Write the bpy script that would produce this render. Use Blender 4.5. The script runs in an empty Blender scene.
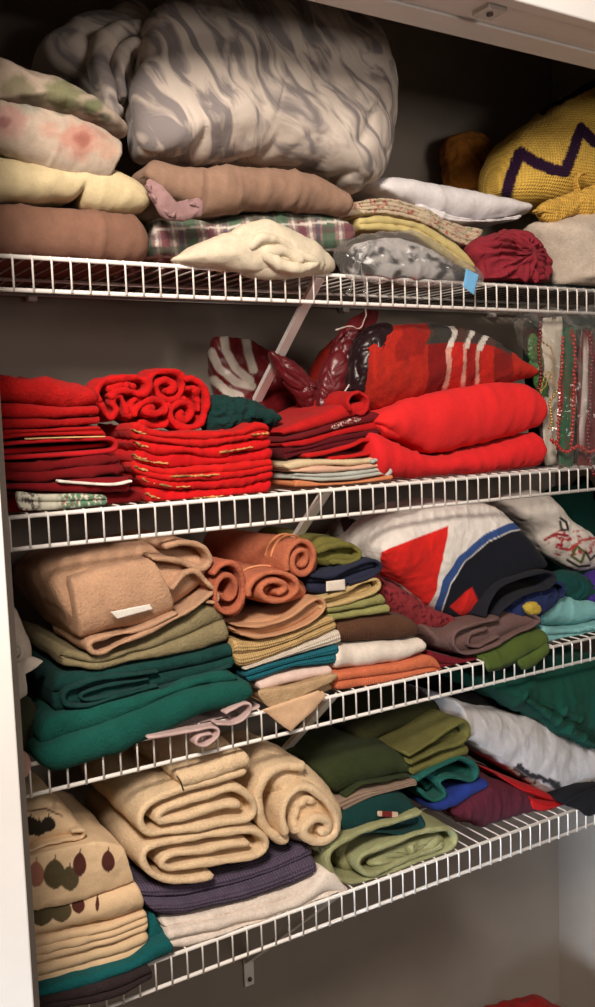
import bpy, math, random
import numpy as np
random.seed(7)
SC = bpy.context.scene
COL = SC.collection
# ------------------------------------------------------------------ camera
W, H = 595, 1007
FPX, YAW, PITCH, ROLL = 924.1766, 0.54846, 0.094982, -0.034883
CAM = np.array([-0.32785, -1.21938, -0.215524])
LIP = 0.0422
SZ = {1: 0.0, 2: -0.3352, 3: -0.6693, 4: -1.00544}
DEP = 0.35
FLOOR, CEIL, XL, XR = -1.72, 0.72, -0.05, 1.3604
fw = np.array([math.sin(YAW)*math.cos(PITCH), math.cos(YAW)*math.cos(PITCH), -math.sin(PITCH)])
r0 = np.array([math.cos(YAW), -math.sin(YAW), 0.0]); u0 = np.cross(r0, fw)
RT = r0*math.cos(ROLL)+u0*math.sin(ROLL); UP = -r0*math.sin(ROLL)+u0*math.cos(ROLL)

def at(pts, Y):
    """image measurements -> points (x, z) on the plane y = Y"""
    p = np.asarray(pts, float).reshape(-1, 2)
    d = fw + np.outer((p[:, 0]-W/2)/FPX, RT) + np.outer((H/2-p[:, 1])/FPX, UP)
    t = (Y-CAM[1])/d[:, 1]
    q = CAM+d*t[:, None]
    return q[:, [0, 2]]

def back(P):
    """points on the cloth -> measurements, to lay out woven / printed patterns on it"""
    Q = P-CAM
    z = Q@fw
    return np.stack([W/2+FPX*(Q@RT)/z, H/2-FPX*(Q@UP)/z], 1)

# ------------------------------------------------------------------ noise
_rng = np.random.RandomState(3)
_perm = np.concatenate([_rng.permutation(256)]*3)
_grad = _rng.normal(size=(256, 3)); _grad /= np.linalg.norm(_grad, axis=1)[:, None]
def noise(P):
    Pi = np.floor(P).astype(int); f = P-Pi; Pi &= 255
    w = f*f*f*(f*(f*6-15)+10)
    out = 0
    for dx in (0, 1):
        wx = w[:, 0] if dx else 1-w[:, 0]
        for dy in (0, 1):
            wy = w[:, 1] if dy else 1-w[:, 1]
            for dz in (0, 1):
                wz = w[:, 2] if dz else 1-w[:, 2]
                h = _perm[_perm[_perm[(Pi[:, 0]+dx) & 255]+((Pi[:, 1]+dy) & 255)]+((Pi[:, 2]+dz) & 255)]
                g = _grad[h]
                out = out+wx*wy*wz*((f-np.array([dx, dy, dz]))*g).sum(1)
    return out*1.5
def fbm(P, o=3):
    r = 0; a = 1.0
    for k in range(o):
        r = r+a*noise(P*(2**k)+k*17.3); a *= .5
    return r

# ------------------------------------------------------------------ curves
def cat(pts, n, closed=False):
    p = np.asarray(pts, float)
    if len(p) == 2 and not closed:
        t = np.linspace(0, 1, n)[:, None]; return p[0]*(1-t)+p[1]*t
    if closed: q = np.vstack([p[-1], p, p[0], p[1]])
    else: q = np.vstack([2*p[0]-p[1], p, 2*p[-1]-p[-2]])
    out = []
    m = 12
    for i in range(1, len(q)-2):
        t = np.linspace(0, 1, m, endpoint=False)[:, None]
        a, b, c, d = q[i-1], q[i], q[i+1], q[i+2]
        out.append(.5*((2*b)+(-a+c)*t+(2*a-5*b+4*c-d)*t*t+(-a+3*b-3*c+d)*t**3))
    out = np.vstack(out+[q[-2][None]])
    s = np.r_[0, np.cumsum(np.linalg.norm(np.diff(out, axis=0), axis=1))]
    if closed: T = np.linspace(0, s[-1], n, endpoint=False)
    else: T = np.linspace(0, s[-1], n)
    return np.stack([np.interp(T, s, out[:, k]) for k in range(p.shape[1])], 1)
def resample(pl, t):
    s = np.r_[0, np.cumsum(np.linalg.norm(np.diff(pl, axis=0), axis=1))]; s /= s[-1]
    return np.stack([np.interp(t, s, pl[:, 0]), np.interp(t, s, pl[:, 1])], 1)

# ------------------------------------------------------------------ cloth geometry (returns vertices, faces, uv, pattern plane)
def sweep(c, nrm, half, yf, d, layers=1, shear=0.0, er=None, rd=None, drop=0.0, seed=0, nt=14, nf=None, stag=0.004, thin=1.0, sq=2.6):
    """a folded cloth: its front edge runs along c (x, z), half-thickness along nrm, folded body d deep"""
    n = len(c)
    s = np.r_[0, np.cumsum(np.linalg.norm(np.diff(c, axis=0), axis=1))]
    Ltot = s[-1]
    hm = np.median(half)
    if er is None: er = min(hm*.6, Ltot*.12)
    e = np.minimum(s, Ltot-s); e = np.clip(e/max(er, 1e-6), 0, 1)
    sc = np.clip(1-(1-e)**sq, 0, 1)**(1/sq); sc = np.maximum(sc, .02)
    if rd is None: rd = min(hm/layers*1.0, d*.3)
    rs = np.random.RandomState(seed+11)
    prof = []   # (w in -1..1, y, flag)
    k = nf or (9 if layers == 1 else 7)
    for L in range(layers):
        lo, hi = -1+2*L/layers, -1+2*(L+1)/layers
        th = np.linspace(-math.pi/2, math.pi/2, k)
        if layers > 1: th *= .93
        off = rs.uniform(0, stag) if layers > 1 else 0
        for a in th:
            prof.append(((lo+hi)/2+(hi-lo)/2*math.sin(a), off+rd*(1-math.cos(a)), L))
    yb = d-rd
    for t in np.linspace(0, 1, nt)[1:]:
        prof.append((1, rd+(yb-rd)*t, 0))
    for a in np.linspace(math.pi/2, -math.pi/2, 7)[1:]:
        prof.append((math.sin(a), yb+rd*math.cos(a), 0))
    for t in np.linspace(1, 0, nt)[1:-1]:
        prof.append((-1, rd+(yb-rd)*t, 0))
    pr = np.array(prof); m = len(pr)
    vs = np.r_[0, np.cumsum(np.hypot(np.diff(pr[:, 0])*hm, np.diff(pr[:, 1])))]
    V = np.zeros((n, m, 3)); UV = np.zeros((n, m, 2))
    yfa = np.full(n, yf) if np.isscalar(yf) else np.asarray(yf)
    for j in range(m):
        w, y, L = pr[j]
        dep = np.clip((y-rd)/max(d-2*rd, 1e-6), 0, 1)
        hh = half*sc*(1-(1-thin)*dep)
        yy = d/2+(y-d/2)*(1-(1-sc)*er/(d/2))
        V[:, j, 0] = c[:, 0]+nrm[:, 0]*hh*w+shear*(yy)
        V[:, j, 1] = yfa+yy
        V[:, j, 2] = c[:, 1]+nrm[:, 1]*hh*w-drop*dep
        UV[:, j, 0] = s; UV[:, j, 1] = vs[j]
    i = np.arange(n-1)[:, None]*m; j = np.arange(m)[None, :]; j2 = (j+1) % m
    F = np.stack([i+j, i+j2, i+m+j2, i+m+j], -1).reshape(-1, 4).tolist()
    F.append(list(range(m))[::-1]); F.append(list((n-1)*m+np.arange(m)))
    return V.reshape(-1, 3), F, UV.reshape(-1, 2), (float(yfa[0]))

def tt(n):
    u = np.linspace(0, 1, n)
    return .35*.5*(1-np.cos(math.pi*u))+.65*u

def S(top, bot, yf=0.005, d=.28, layers=1, n=64, gap=.0004, ext=.004, **k):
    """folded cloth between an upper and a lower front line"""
    T = resample(cat(at(top, yf), 120), tt(n)); B = resample(cat(at(bot, yf), 120), tt(n))
    c = (T+B)/2; v = T-B; h = np.linalg.norm(v, axis=1)/2
    w = np.linspace(0, 1, n)[:, None]; tg = c[-1]-c[-4]; tg = tg/max(np.linalg.norm(tg), 1e-9)
    c = c+tg*ext*w**3
    v = v/np.maximum(h*2, 1e-6)[:, None]
    return sweep(c, v, np.maximum(h-gap, .0008), yf, d, layers, **k)

def R(path, th, yf=0.0, d=.2, n=110, jit=.004, seed=0, taper=None, **k):
    """a ribbon of cloth of thickness th (image px) following a fold or roll path"""
    c = cat(at(path, yf), n)
    t = np.gradient(c, axis=0); t /= np.maximum(np.linalg.norm(t, axis=1), 1e-9)[:, None]
    nr = np.stack([-t[:, 1], t[:, 0]], 1)
    half = np.full(n, th*.00148/2)
    if taper is not None: half = half*np.interp(np.linspace(0, 1, n), np.linspace(0, 1, len(taper)), taper)
    x = np.linspace(0, n*.05, n)
    ya = yf+jit*noise(np.stack([x, x*0+seed*3.1, x*0], 1))
    return sweep(c, nr, half, ya, d, 1, er=half[0]*1.0, **k)

def shift(g, dx, dy, dz=0.0):
    return (g[0]+np.array([dx, dy, dz]),)+tuple(g[1:])
def spiral(cx, cy, rx, ry, turns=1.7, a0=0.0, inner=.25, tilt=0.0, n=26):
    o = []
    for i in range(n):
        u = i/(n-1); a = a0+u*turns*2*math.pi; r = 1-(1-inner)*u
        x, y = rx*r*math.cos(a), ry*r*math.sin(a)
        o.append((cx+x*math.cos(tilt)-y*math.sin(tilt), cy+x*math.sin(tilt)+y*math.cos(tilt)))
    return o

def L(outline, ym=.05, hf=.04, hb=.06, flat=2.0, nr=26, na=110, shear=0.0, center=None, sharp=False, radial=None):
    """a soft bundle: closed outline on the plane y = ym, swelling hf to the front and hb to the back"""
    if sharp:
        q = at(outline, ym); q = np.vstack([q, q[:1]]); o = resample(q, np.linspace(0, 1, na, endpoint=False))
    else: o = cat(at(outline, ym), na, True)
    c = o.mean(0) if center is None else at([center], ym)[0]
    V = []; UV = []
    ss = np.sin(np.linspace(0, math.pi/2, nr+1))[1:]
    V.append([[c[0], ym-hf, c[1]]]); UV.append([[0, 0]])
    def ring(s, sg):
        p = c+(o-c)*s
        h = (1-s**flat)**(.5 if flat <= 4 else .7)
        y = np.full(na, ym-hf*h if sg < 0 else ym+hb*h)
        if radial is not None:
            th = np.arange(na)*2*math.pi/na; A, fq = radial[:2]
            rd_ = np.abs(noise(np.stack([np.cos(th)*fq, np.sin(th)*fq, np.full(na, s*1.6+7.7*A*1000)], 1)))
            y = y+(1 if sg < 0 else -1)*A*(1-2.6*rd_)*min(1, s*3)*(1-s**8)
        V.append(np.stack([p[:, 0]+shear*(y-ym), y, p[:, 1]], 1)); UV.append(p-c)
    for s in ss: ring(s, -1)
    for s in ss[::-1][1:]: ring(s, 1)
    V.append([[c[0]+shear*hb, ym+hb, c[1]]]); UV.append([[0, 0]])
    V = np.vstack([np.asarray(v, float) for v in V]); UV = np.vstack([np.asarray(v, float) for v in UV])
    F = []
    nring = 2*nr-1
    j = np.arange(na); j2 = (j+1) % na
    F += [[0, 1+b, 1+a] for a, b in zip(j, j2)]
    for q in range(nring-1):
        b0 = 1+q*na
        F += np.stack([b0+j, b0+j2, b0+na+j2, b0+na+j], -1).tolist()
    b0 = 1+(nring-1)*na; e = len(V)-1
    F += [[e, b0+a, b0+b] for a, b in zip(j, j2)]
    return V, F, UV, ym

# ------------------------------------------------------------------ materials
def lin(c):
    c = np.asarray(c, float)/255.0
    return np.where(c <= .04045, c/12.92, ((c+.055)/1.055)**2.4)
TINT = np.array([1.0, .945, .88])
def base(c, k=.86):
    """cloth colour from its look under the warm room lamp"""
    return np.clip(lin(c)/TINT*k, .003, .92)
_mats = {}
def nd(nt, t, **k):
    x = nt.nodes.new(t)
    for a, b in k.items():
        if a in x.inputs: x.inputs[a].default_value = b
        else: setattr(x, a, b)
    return x
def cloth(col, kind='terry', var=.12, painted=False, raw=False):
    key = (tuple(np.round(col, 3)), kind, var, painted, raw)
    if key in _mats: return _mats[key]
    m = bpy.data.materials.new('fabric'); m.use_nodes = True; nt = m.node_tree; ln = nt.links.new
    b = nt.nodes['Principled BSDF']
    b.inputs['Roughness'].default_value = .92; b.inputs['Specular IOR Level'].default_value = .10
    b.inputs['Sheen Weight'].default_value = .03; b.inputs['Sheen Roughness'].default_value = .6
    uv = nd(nt, 'ShaderNodeUVMap'); tc = nd(nt, 'ShaderNodeTexCoord')
    if painted:
        src = nd(nt, 'ShaderNodeVertexColor', layer_name='Col').outputs['Color']
    else:
        c = col if raw else base(col)
        rgb = nd(nt, 'ShaderNodeRGB'); rgb.outputs[0].default_value = (*c, 1); src = rgb.outputs[0]
    n1 = nd(nt, 'ShaderNodeTexNoise', Scale=38.0, Detail=5.0, Roughness=.65)
    ln(tc.outputs['Object'], n1.inputs['Vector'])
    mr = nd(nt, 'ShaderNodeMapRange'); mr.inputs[1].default_value = .3; mr.inputs[2].default_value = .7
    mr.inputs[3].default_value = 1-var; mr.inputs[4].default_value = 1+var
    ln(n1.outputs['Fac'], mr.inputs[0])
    mx = nd(nt, 'ShaderNodeVectorMath', operation='SCALE')
    fb = nd(nt, 'ShaderNodeTexNoise', Scale={'terry': 300., 'fleece': 240., 'knit': 240., 'waffle': 300., 'rib': 300.}.get(kind, 420.), Detail=3.0, Roughness=.7)
    ln(tc.outputs['Object'], fb.inputs['Vector'])
    fm = nd(nt, 'ShaderNodeMapRange'); fm.inputs[1].default_value = .3; fm.inputs[2].default_value = .7
    a_ = {'terry': .11, 'fleece': .12, 'knit': .12, 'waffle': .12, 'rib': .12, 'crochet': .15, 'satin': .04}.get(kind, .07)
    fm.inputs[3].default_value = 1-a_; fm.inputs[4].default_value = 1+a_; ln(fb.outputs['Fac'], fm.inputs[0])
    pm = nd(nt, 'ShaderNodeMath', operation='MULTIPLY'); ln(mr.outputs[0], pm.inputs[0]); ln(fm.outputs[0], pm.inputs[1])
    ln(src, mx.inputs[0]); ln(pm.outputs[0], mx.inputs['Scale'])
    ln(mx.outputs[0], b.inputs['Base Color'])
    bp = nd(nt, 'ShaderNodeBump', Strength=.5, Distance=.0015)
    if kind == 'terry':
        t = nd(nt, 'ShaderNodeTexNoise', Scale=250.0, Detail=4.0, Roughness=.7); ln(tc.outputs['Object'], t.inputs['Vector']); h = t.outputs['Fac']
        bp.inputs['Strength'].default_value = .8; bp.inputs['Distance'].default_value = .0045
    elif kind == 'fleece':
        t = nd(nt, 'ShaderNodeTexNoise', Scale=340.0, Detail=4.0); ln(tc.outputs['Object'], t.inputs['Vector']); h = t.outputs['Fac']
        bp.inputs['Strength'].default_value = .6; bp.inputs['Distance'].default_value = .002
    elif kind in ('rib', 'knit', 'waffle', 'crochet'):
        sc = {'rib': 80., 'knit': 62., 'waffle': 82., 'crochet': 62.}[kind]
        w1 = nd(nt, 'ShaderNodeTexWave', bands_direction='X'); w1.inputs['Scale'].default_value = sc
        w1.inputs['Distortion'].default_value = 1.2; w1.inputs['Detail Scale'].default_value = 3
        ln(uv.outputs[0], w1.inputs['Vector']); h = w1.outputs['Fac']
        if kind != 'rib':
            w2 = nd(nt, 'ShaderNodeTexWave', bands_direction='Y'); w2.inputs['Scale'].default_value = sc*(1.0 if kind != 'knit' else .7)
            w2.inputs['Distortion'].default_value = 1.5
            ln(uv.outputs[0], w2.inputs['Vector'])
            mm = nd(nt, 'ShaderNodeMath', operation='MULTIPLY' if kind == 'crochet' else 'ADD')
            ln(h, mm.inputs[0]); ln(w2.outputs['Fac'], mm.inputs[1]); h = mm.outputs[0]
        bp.inputs['Strength'].default_value = .7; bp.inputs['Distance'].default_value = {'rib': .0012, 'waffle': .0016, 'knit': .0022, 'crochet': .003}[kind]
    elif kind == 'satin':
        t = nd(nt, 'ShaderNodeTexNoise', Scale=30.0, Detail=2.0); ln(tc.outputs['Object'], t.inputs['Vector']); h = t.outputs['Fac']
        b.inputs['Roughness'].default_value = .36; b.inputs['Specular IOR Level'].default_value = .4; bp.inputs['Distance'].default_value = .006
    else:   # plain weave
        t = nd(nt, 'ShaderNodeTexNoise', Scale=75.0, Detail=3.0); ln(tc.outputs['Object'], t.inputs['Vector']); h = t.outputs['Fac']
        bp.inputs['Strength'].default_value = .35; bp.inputs['Distance'].default_value = .003
    ln(h, bp.inputs['Height']); ln(bp.outputs[0], b.inputs['Normal'])
    _mats[key] = m
    return m
def simple(name, col, rough=.5, metal=0, bump=0, bscale=200, spec=.5):
    m = bpy.data.materials.new(name); m.use_nodes = True; nt = m.node_tree
    b = nt.nodes['Principled BSDF']; b.inputs['Roughness'].default_value = rough; b.inputs['Metallic'].default_value = metal
    b.inputs['Specular IOR Level'].default_value = spec
    n1 = nd(nt, 'ShaderNodeTexNoise', Scale=9.0, Detail=5.0); tc = nd(nt, 'ShaderNodeTexCoord')
    nt.links.new(tc.outputs['Object'], n1.inputs['Vector'])
    r = nd(nt, 'ShaderNodeValToRGB')
    r.color_ramp.elements[0].position = .3; r.color_ramp.elements[1].position = .7
    r.color_ramp.elements[0].color = (*[x*.95 for x in col], 1); r.color_ramp.elements[1].color = (*[min(1, x*1.04) for x in col], 1)
    nt.links.new(n1.outputs['Fac'], r.inputs[0]); nt.links.new(r.outputs[0], b.inputs['Base Color'])
    if bump:
        n2 = nd(nt, 'ShaderNodeTexNoise', Scale=float(bscale), Detail=3.0); bp = nd(nt, 'ShaderNodeBump', Strength=bump, Distance=.002)
        nt.links.new(tc.outputs['Object'], n2.inputs['Vector'])
        nt.links.new(n2.outputs['Fac'], bp.inputs['Height']); nt.links.new(bp.outputs[0], b.inputs['Normal'])
    return m
def marble_cloth(ca, cb, cc):
    m = bpy.data.materials.new('marbled_fabric'); m.use_nodes = True; nt = m.node_tree; ln = nt.links.new
    b = nt.nodes['Principled BSDF']; b.inputs['Roughness'].default_value = .9; b.inputs['Sheen Weight'].default_value = .1
    tc = nd(nt, 'ShaderNodeTexCoord'); mp = nd(nt, 'ShaderNodeMapping'); mp.inputs['Rotation'].default_value = (0, math.radians(42), 0)
    mp.inputs['Scale'].default_value = (1.0, 1.0, 1.0)
    ln(tc.outputs['Object'], mp.inputs['Vector'])
    n0 = nd(nt, 'ShaderNodeTexNoise', Scale=5.5, Detail=2.0); ln(mp.outputs[0], n0.inputs['Vector'])
    ad = nd(nt, 'ShaderNodeMixRGB', blend_type='LINEAR_LIGHT'); ad.inputs[0].default_value = .07
    ln(mp.outputs[0], ad.inputs[1]); ln(n0.outputs['Color'], ad.inputs[2])
    m2 = nd(nt, 'ShaderNodeMapping'); m2.inputs['Scale'].default_value = (8.5, 3.5, 2.0); ln(ad.outputs[0], m2.inputs['Vector'])
    w = nd(nt, 'ShaderNodeTexNoise', Scale=4.2, Detail=3.0, Roughness=.5, Distortion=1.0); ln(m2.outputs[0], w.inputs['Vector'])
    r = nd(nt, 'ShaderNodeValToRGB'); e = r.color_ramp.elements
    e[0].position = .42; e[0].color = (*base(ca), 1); e[1].position = .57; e[1].color = (*base(cb), 1)
    x = e.new(.5); x.color = (*base(cc), 1)
    ln(w.outputs['Fac'], r.inputs[0]); ln(r.outputs[0], b.inputs['Base Color'])
    t = nd(nt, 'ShaderNodeTexNoise', Scale=60.0, Detail=3.0); ln(tc.outputs['Object'], t.inputs['Vector'])
    bp = nd(nt, 'ShaderNodeBump', Strength=.3, Distance=.003); ln(t.outputs['Fac'], bp.inputs['Height']); ln(bp.outputs[0], b.inputs['Normal'])
    return m
def clear_plastic(alpha=.16):
    m = bpy.data.materials.new('clear_plastic'); m.use_nodes = True; nt = m.node_tree; ln = nt.links.new
    nt.nodes.remove(nt.nodes['Principled BSDF']); out = nt.nodes['Material Output']
    tr = nd(nt, 'ShaderNodeBsdfTransparent'); gl = nd(nt, 'ShaderNodeBsdfGlossy'); gl.inputs['Roughness'].default_value = .12
    df = nd(nt, 'ShaderNodeBsdfDiffuse'); df.inputs['Color'].default_value = (.75, .74, .72, 1)
    fr = nd(nt, 'ShaderNodeLayerWeight'); fr.inputs['Blend'].default_value = .3
    tc = nd(nt, 'ShaderNodeTexCoord')
    t = nd(nt, 'ShaderNodeTexNoise', Scale=32.0, Detail=1.5); ln(tc.outputs['Object'], t.inputs['Vector'])
    bp = nd(nt, 'ShaderNodeBump', Strength=.8, Distance=.012); ln(t.outputs['Fac'], bp.inputs['Height'])
    for x in (gl, df, fr): ln(bp.outputs[0], x.inputs['Normal'])
    m1 = nd(nt, 'ShaderNodeMixShader'); m1.inputs[0].default_value = .35; ln(gl.outputs[0], m1.inputs[1]); ln(df.outputs[0], m1.inputs[2])
    ad = nd(nt, 'ShaderNodeMath', operation='MULTIPLY_ADD'); ad.inputs[1].default_value = .45; ad.inputs[2].default_value = alpha*.6
    ln(fr.outputs['Facing'], ad.inputs[0])
    m2 = nd(nt, 'ShaderNodeMixShader'); ln(ad.outputs[0], m2.inputs[0]); ln(tr.outputs[0], m2.inputs[1]); ln(m1.outputs[0], m2.inputs[2])
    ln(m2.outputs[0], out.inputs[0])
    return m

# ------------------------------------------------------------------ linking
def mesh_obj(name, V, F, mat, origin=None, UV=None, colors=None, parent=None, smooth=True):
    V = np.asarray(V, float)
    if origin is None: origin = np.array([(V[:, 0].min()+V[:, 0].max())/2, (V[:, 1].min()+V[:, 1].max())/2, V[:, 2].min()])
    me = bpy.data.meshes.new(name)
    me.from_pydata((V-origin).tolist(), [], [list(map(int, f)) for f in F]); me.update()
    if smooth: me.polygons.foreach_set('use_smooth', [True]*len(me.polygons))
    if UV is not None:
        l = me.uv_layers.new(name='UVMap'); vi = np.zeros(len(me.loops), int); me.loops.foreach_get('vertex_index', vi)
        l.data.foreach_set('uv', np.asarray(UV)[vi].ravel())
    if colors is not None:
        a = me.color_attributes.new('Col', 'FLOAT_COLOR', 'POINT')
        a.data.foreach_set('color', np.c_[colors, np.ones(len(colors))].ravel())
    me.materials.append(mat)
    o = bpy.data.objects.new(name, me); COL.objects.link(o)
    if parent is not None:
        o.parent = parent; o.location = origin-np.array(parent['_o'])
    else: o.location = origin
    o['_o'] = [float(x) for x in origin]
    return o
def normals(V, F):
    N = np.zeros_like(V)
    Q = np.array([f for f in F if len(f) == 4])
    if len(Q):
        n = np.cross(V[Q[:, 2]]-V[Q[:, 0]], V[Q[:, 3]]-V[Q[:, 1]])
        for k in range(4): np.add.at(N, Q[:, k], n)
    T = np.array([f for f in F if len(f) == 3])
    if len(T):
        n = np.cross(V[T[:, 1]]-V[T[:, 0]], V[T[:, 2]]-V[T[:, 0]])
        for k in range(3): np.add.at(N, T[:, k], n)
    return N/np.maximum(np.linalg.norm(N, axis=1), 1e-9)[:, None]
_seed = [0]
ROOTS = []
def thing(name, label, cat_, geos, mat, shelf=None, amp=.0022, sc=.05, wr=0.0, wdir=(1, .6, .9), wsc=.07, crumple=0.0, csc=.03,
          group=None, paint=None, parent=None, lift=0.0, over=-.004):
    """displace, rest on the deck, link; label/category for a thing, parent for a part"""
    _seed[0] += 1; off = _seed[0]*7.77
    Vs, Fs, UVs, Pc = [], [], [], []
    b = 0
    for (V, F, UV, yp) in (geos if isinstance(geos, list) else [geos]):
        if paint is not None: Pc.append(paint(back(V)))
        N = normals(V, F)
        D = amp*fbm(V/sc+off, 3)
        if wr:
            q = V*np.array(wdir)/wsc+off; q = q+.8*np.stack([noise(q*.5+5), noise(q*.5+11), noise(q*.5+21)], 1)
            rg = 1-np.abs(noise(q))*1.6; rg2 = 1-np.abs(noise(q*1.9+31))*1.6
            D = D-wr*1.1*np.clip(rg, 0, 1)**5+wr*.5*noise(q*.6+3)-wr*.35*np.clip(rg2, 0, 1)**6
        if crumple:
            q = V/csc+off
            q = q+.7*np.stack([noise(q*.6+3), noise(q*.6+9), noise(q*.6+15)], 1)
            D = D+crumple*(1-2.2*np.abs(noise(q)))+crumple*.45*(1-2.2*np.abs(noise(q*2.3+5)))
        V2 = V+N*D[:, None]
        V2[:, 0] += amp*.8*noise(V/sc*.7+off+40); V2[:, 1] += amp*1.2*noise(V/sc*.7+off+80)
        if shelf is not None:
            zz = SZ[shelf]+.0042+lift
            ok = V2[:, 1] > over
            V2[ok, 2] = np.maximum(V2[ok, 2], zz+.0006*np.clip(noise(V2[ok]/.02), -1, 1))
            V2[:, 1] = np.minimum(V2[:, 1], DEP-.004)
            V2[:, 0] = np.clip(V2[:, 0], XL+.004, XR-.004)
        Vs.append(V2); UVs.append(UV); Fs += [[x+b for x in f] for f in F]; b += len(V2)
    V = np.vstack(Vs); UV = np.vstack(UVs)
    o = mesh_obj(name, V, Fs, mat, UV=UV, colors=np.vstack(Pc) if Pc else None, parent=parent)
    if parent is None:
        o['label'] = label; o['category'] = cat_
        if group: o['group'] = group
        ROOTS.append(o)
    elif label: o['label'] = label
    return o
def box(x0, x1, y0, y1, z0, z1, bev=0.0):
    import bmesh
    bm = bmesh.new(); bmesh.ops.create_cube(bm, size=1)
    for v in bm.verts: v.co = ((x0+x1)/2+v.co.x*(x1-x0), (y0+y1)/2+v.co.y*(y1-y0), (z0+z1)/2+v.co.z*(z1-z0))
    if bev: bmesh.ops.bevel(bm, geom=bm.edges[:], offset=bev, segments=3, profile=.5, affect='EDGES')
    bm.verts.ensure_lookup_table(); bm.verts.index_update()
    V = [tuple(v.co) for v in bm.verts]; F = [[v.index for v in f.verts] for f in bm.faces]; bm.free()
    return V, F
def join(parts):
    V, F = [], []
    for v, f in parts:
        b = len(V); V += [tuple(x) for x in v]; F += [[i+b for i in q] for q in f]
    return V, F
def rod(path, r, k=8):
    p = np.asarray(path, float); t = np.gradient(p, axis=0); t /= np.linalg.norm(t, axis=1)[:, None]
    V = []; F = []
    ref = np.array([1., 0, 0]) if abs(t[0][0]) < .9 else np.array([0, 1., 0])
    for i in range(len(p)):
        a = np.cross(t[i], ref); a /= np.linalg.norm(a); b = np.cross(t[i], a)
        for j in range(k):
            th = 2*math.pi*j/k; V.append(p[i]+r*(a*math.cos(th)+b*math.sin(th)))
    for i in range(len(p)-1):
        for j in range(k): F.append([i*k+j, i*k+(j+1) % k, (i+1)*k+(j+1) % k, (i+1)*k+j])
    F.append(list(range(k))[::-1]); F.append([(len(p)-1)*k+j for j in range(k)])
    return V, F

# ================================================================== the closet
wall_m = simple('wall_paint', (.29, .25, .215), .75, bump=.15, bscale=260, spec=.25)
trim_m = simple('trim_paint', (.84, .82, .81), .38, spec=.4)
floor_m = simple('floor_finish', (.20, .165, .13), .6, bump=.3, bscale=300)
wire_m = simple('white_coated_wire', (.84, .80, .77), .35, spec=.5)
steel_m = simple('brushed_steel', (.55, .53, .5), .35, metal=.9)
screw_m = simple('dark_screw', (.12, .11, .1), .5, metal=.7)
plastic_m = clear_plastic()
plastic_t = clear_plastic(.05)

def struct(name, vf, m):
    o = mesh_obj(name, *vf, m, smooth=False); o['kind'] = 'structure'; return o
struct('wall_back', box(XL-.1, XR+.1, DEP, DEP+.1, FLOOR, CEIL), wall_m)
struct('wall_right', box(XR, XR+.1, -.1, DEP, FLOOR, CEIL), wall_m)
struct('wall_left', box(XL-.1, XL, -.1, DEP, FLOOR, CEIL), wall_m)
struct('ceiling', box(XL-.1, XR+.1, -.1, DEP+.1, CEIL, CEIL+.1), wall_m)
struct('floor', box(-2.6, 3.2, -3.4, DEP+.1, FLOOR-.1, FLOOR), floor_m)
HZ = .353
struct('wall_front', join([box(-1.2, -.19, -.232, -.13, FLOOR, CEIL+.2), box(-.19, 1.7, -.205, -.13, HZ+.09, CEIL+.2)]), wall_m)
# door opening: side jamb and head with its stepped underside
struct('trim_1', box(-.25, -.0895, -.2356, -.10, FLOOR, HZ, .002), trim_m)
struct('trim_2', join([box(-.25, 1.7, -.150, -.10, HZ, HZ+.03, .002), box(-.25, 1.7, -.172, -.150, HZ+.004, HZ+.03, .0015),
                       box(-.25, 1.7, -.212, -.172, HZ+.001, HZ+.03, .0015), box(-.25, 1.7, -.2356, -.212, HZ-.0005, HZ+.10, .003)]), trim_m)
lt = mesh_obj('door_catch', *box(.632, .668, -.2115, -.176, HZ-.0055, HZ+.002, .0012), steel_m, smooth=False)
lt['label'] = 'small steel roller catch set in the white head of the closet door'; lt['category'] = 'door catch'
mesh_obj('screw', *rod([(.650, -.194, HZ-.0075), (.650, -.194, HZ-.003)], .005, 12), screw_m, parent=lt)

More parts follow.
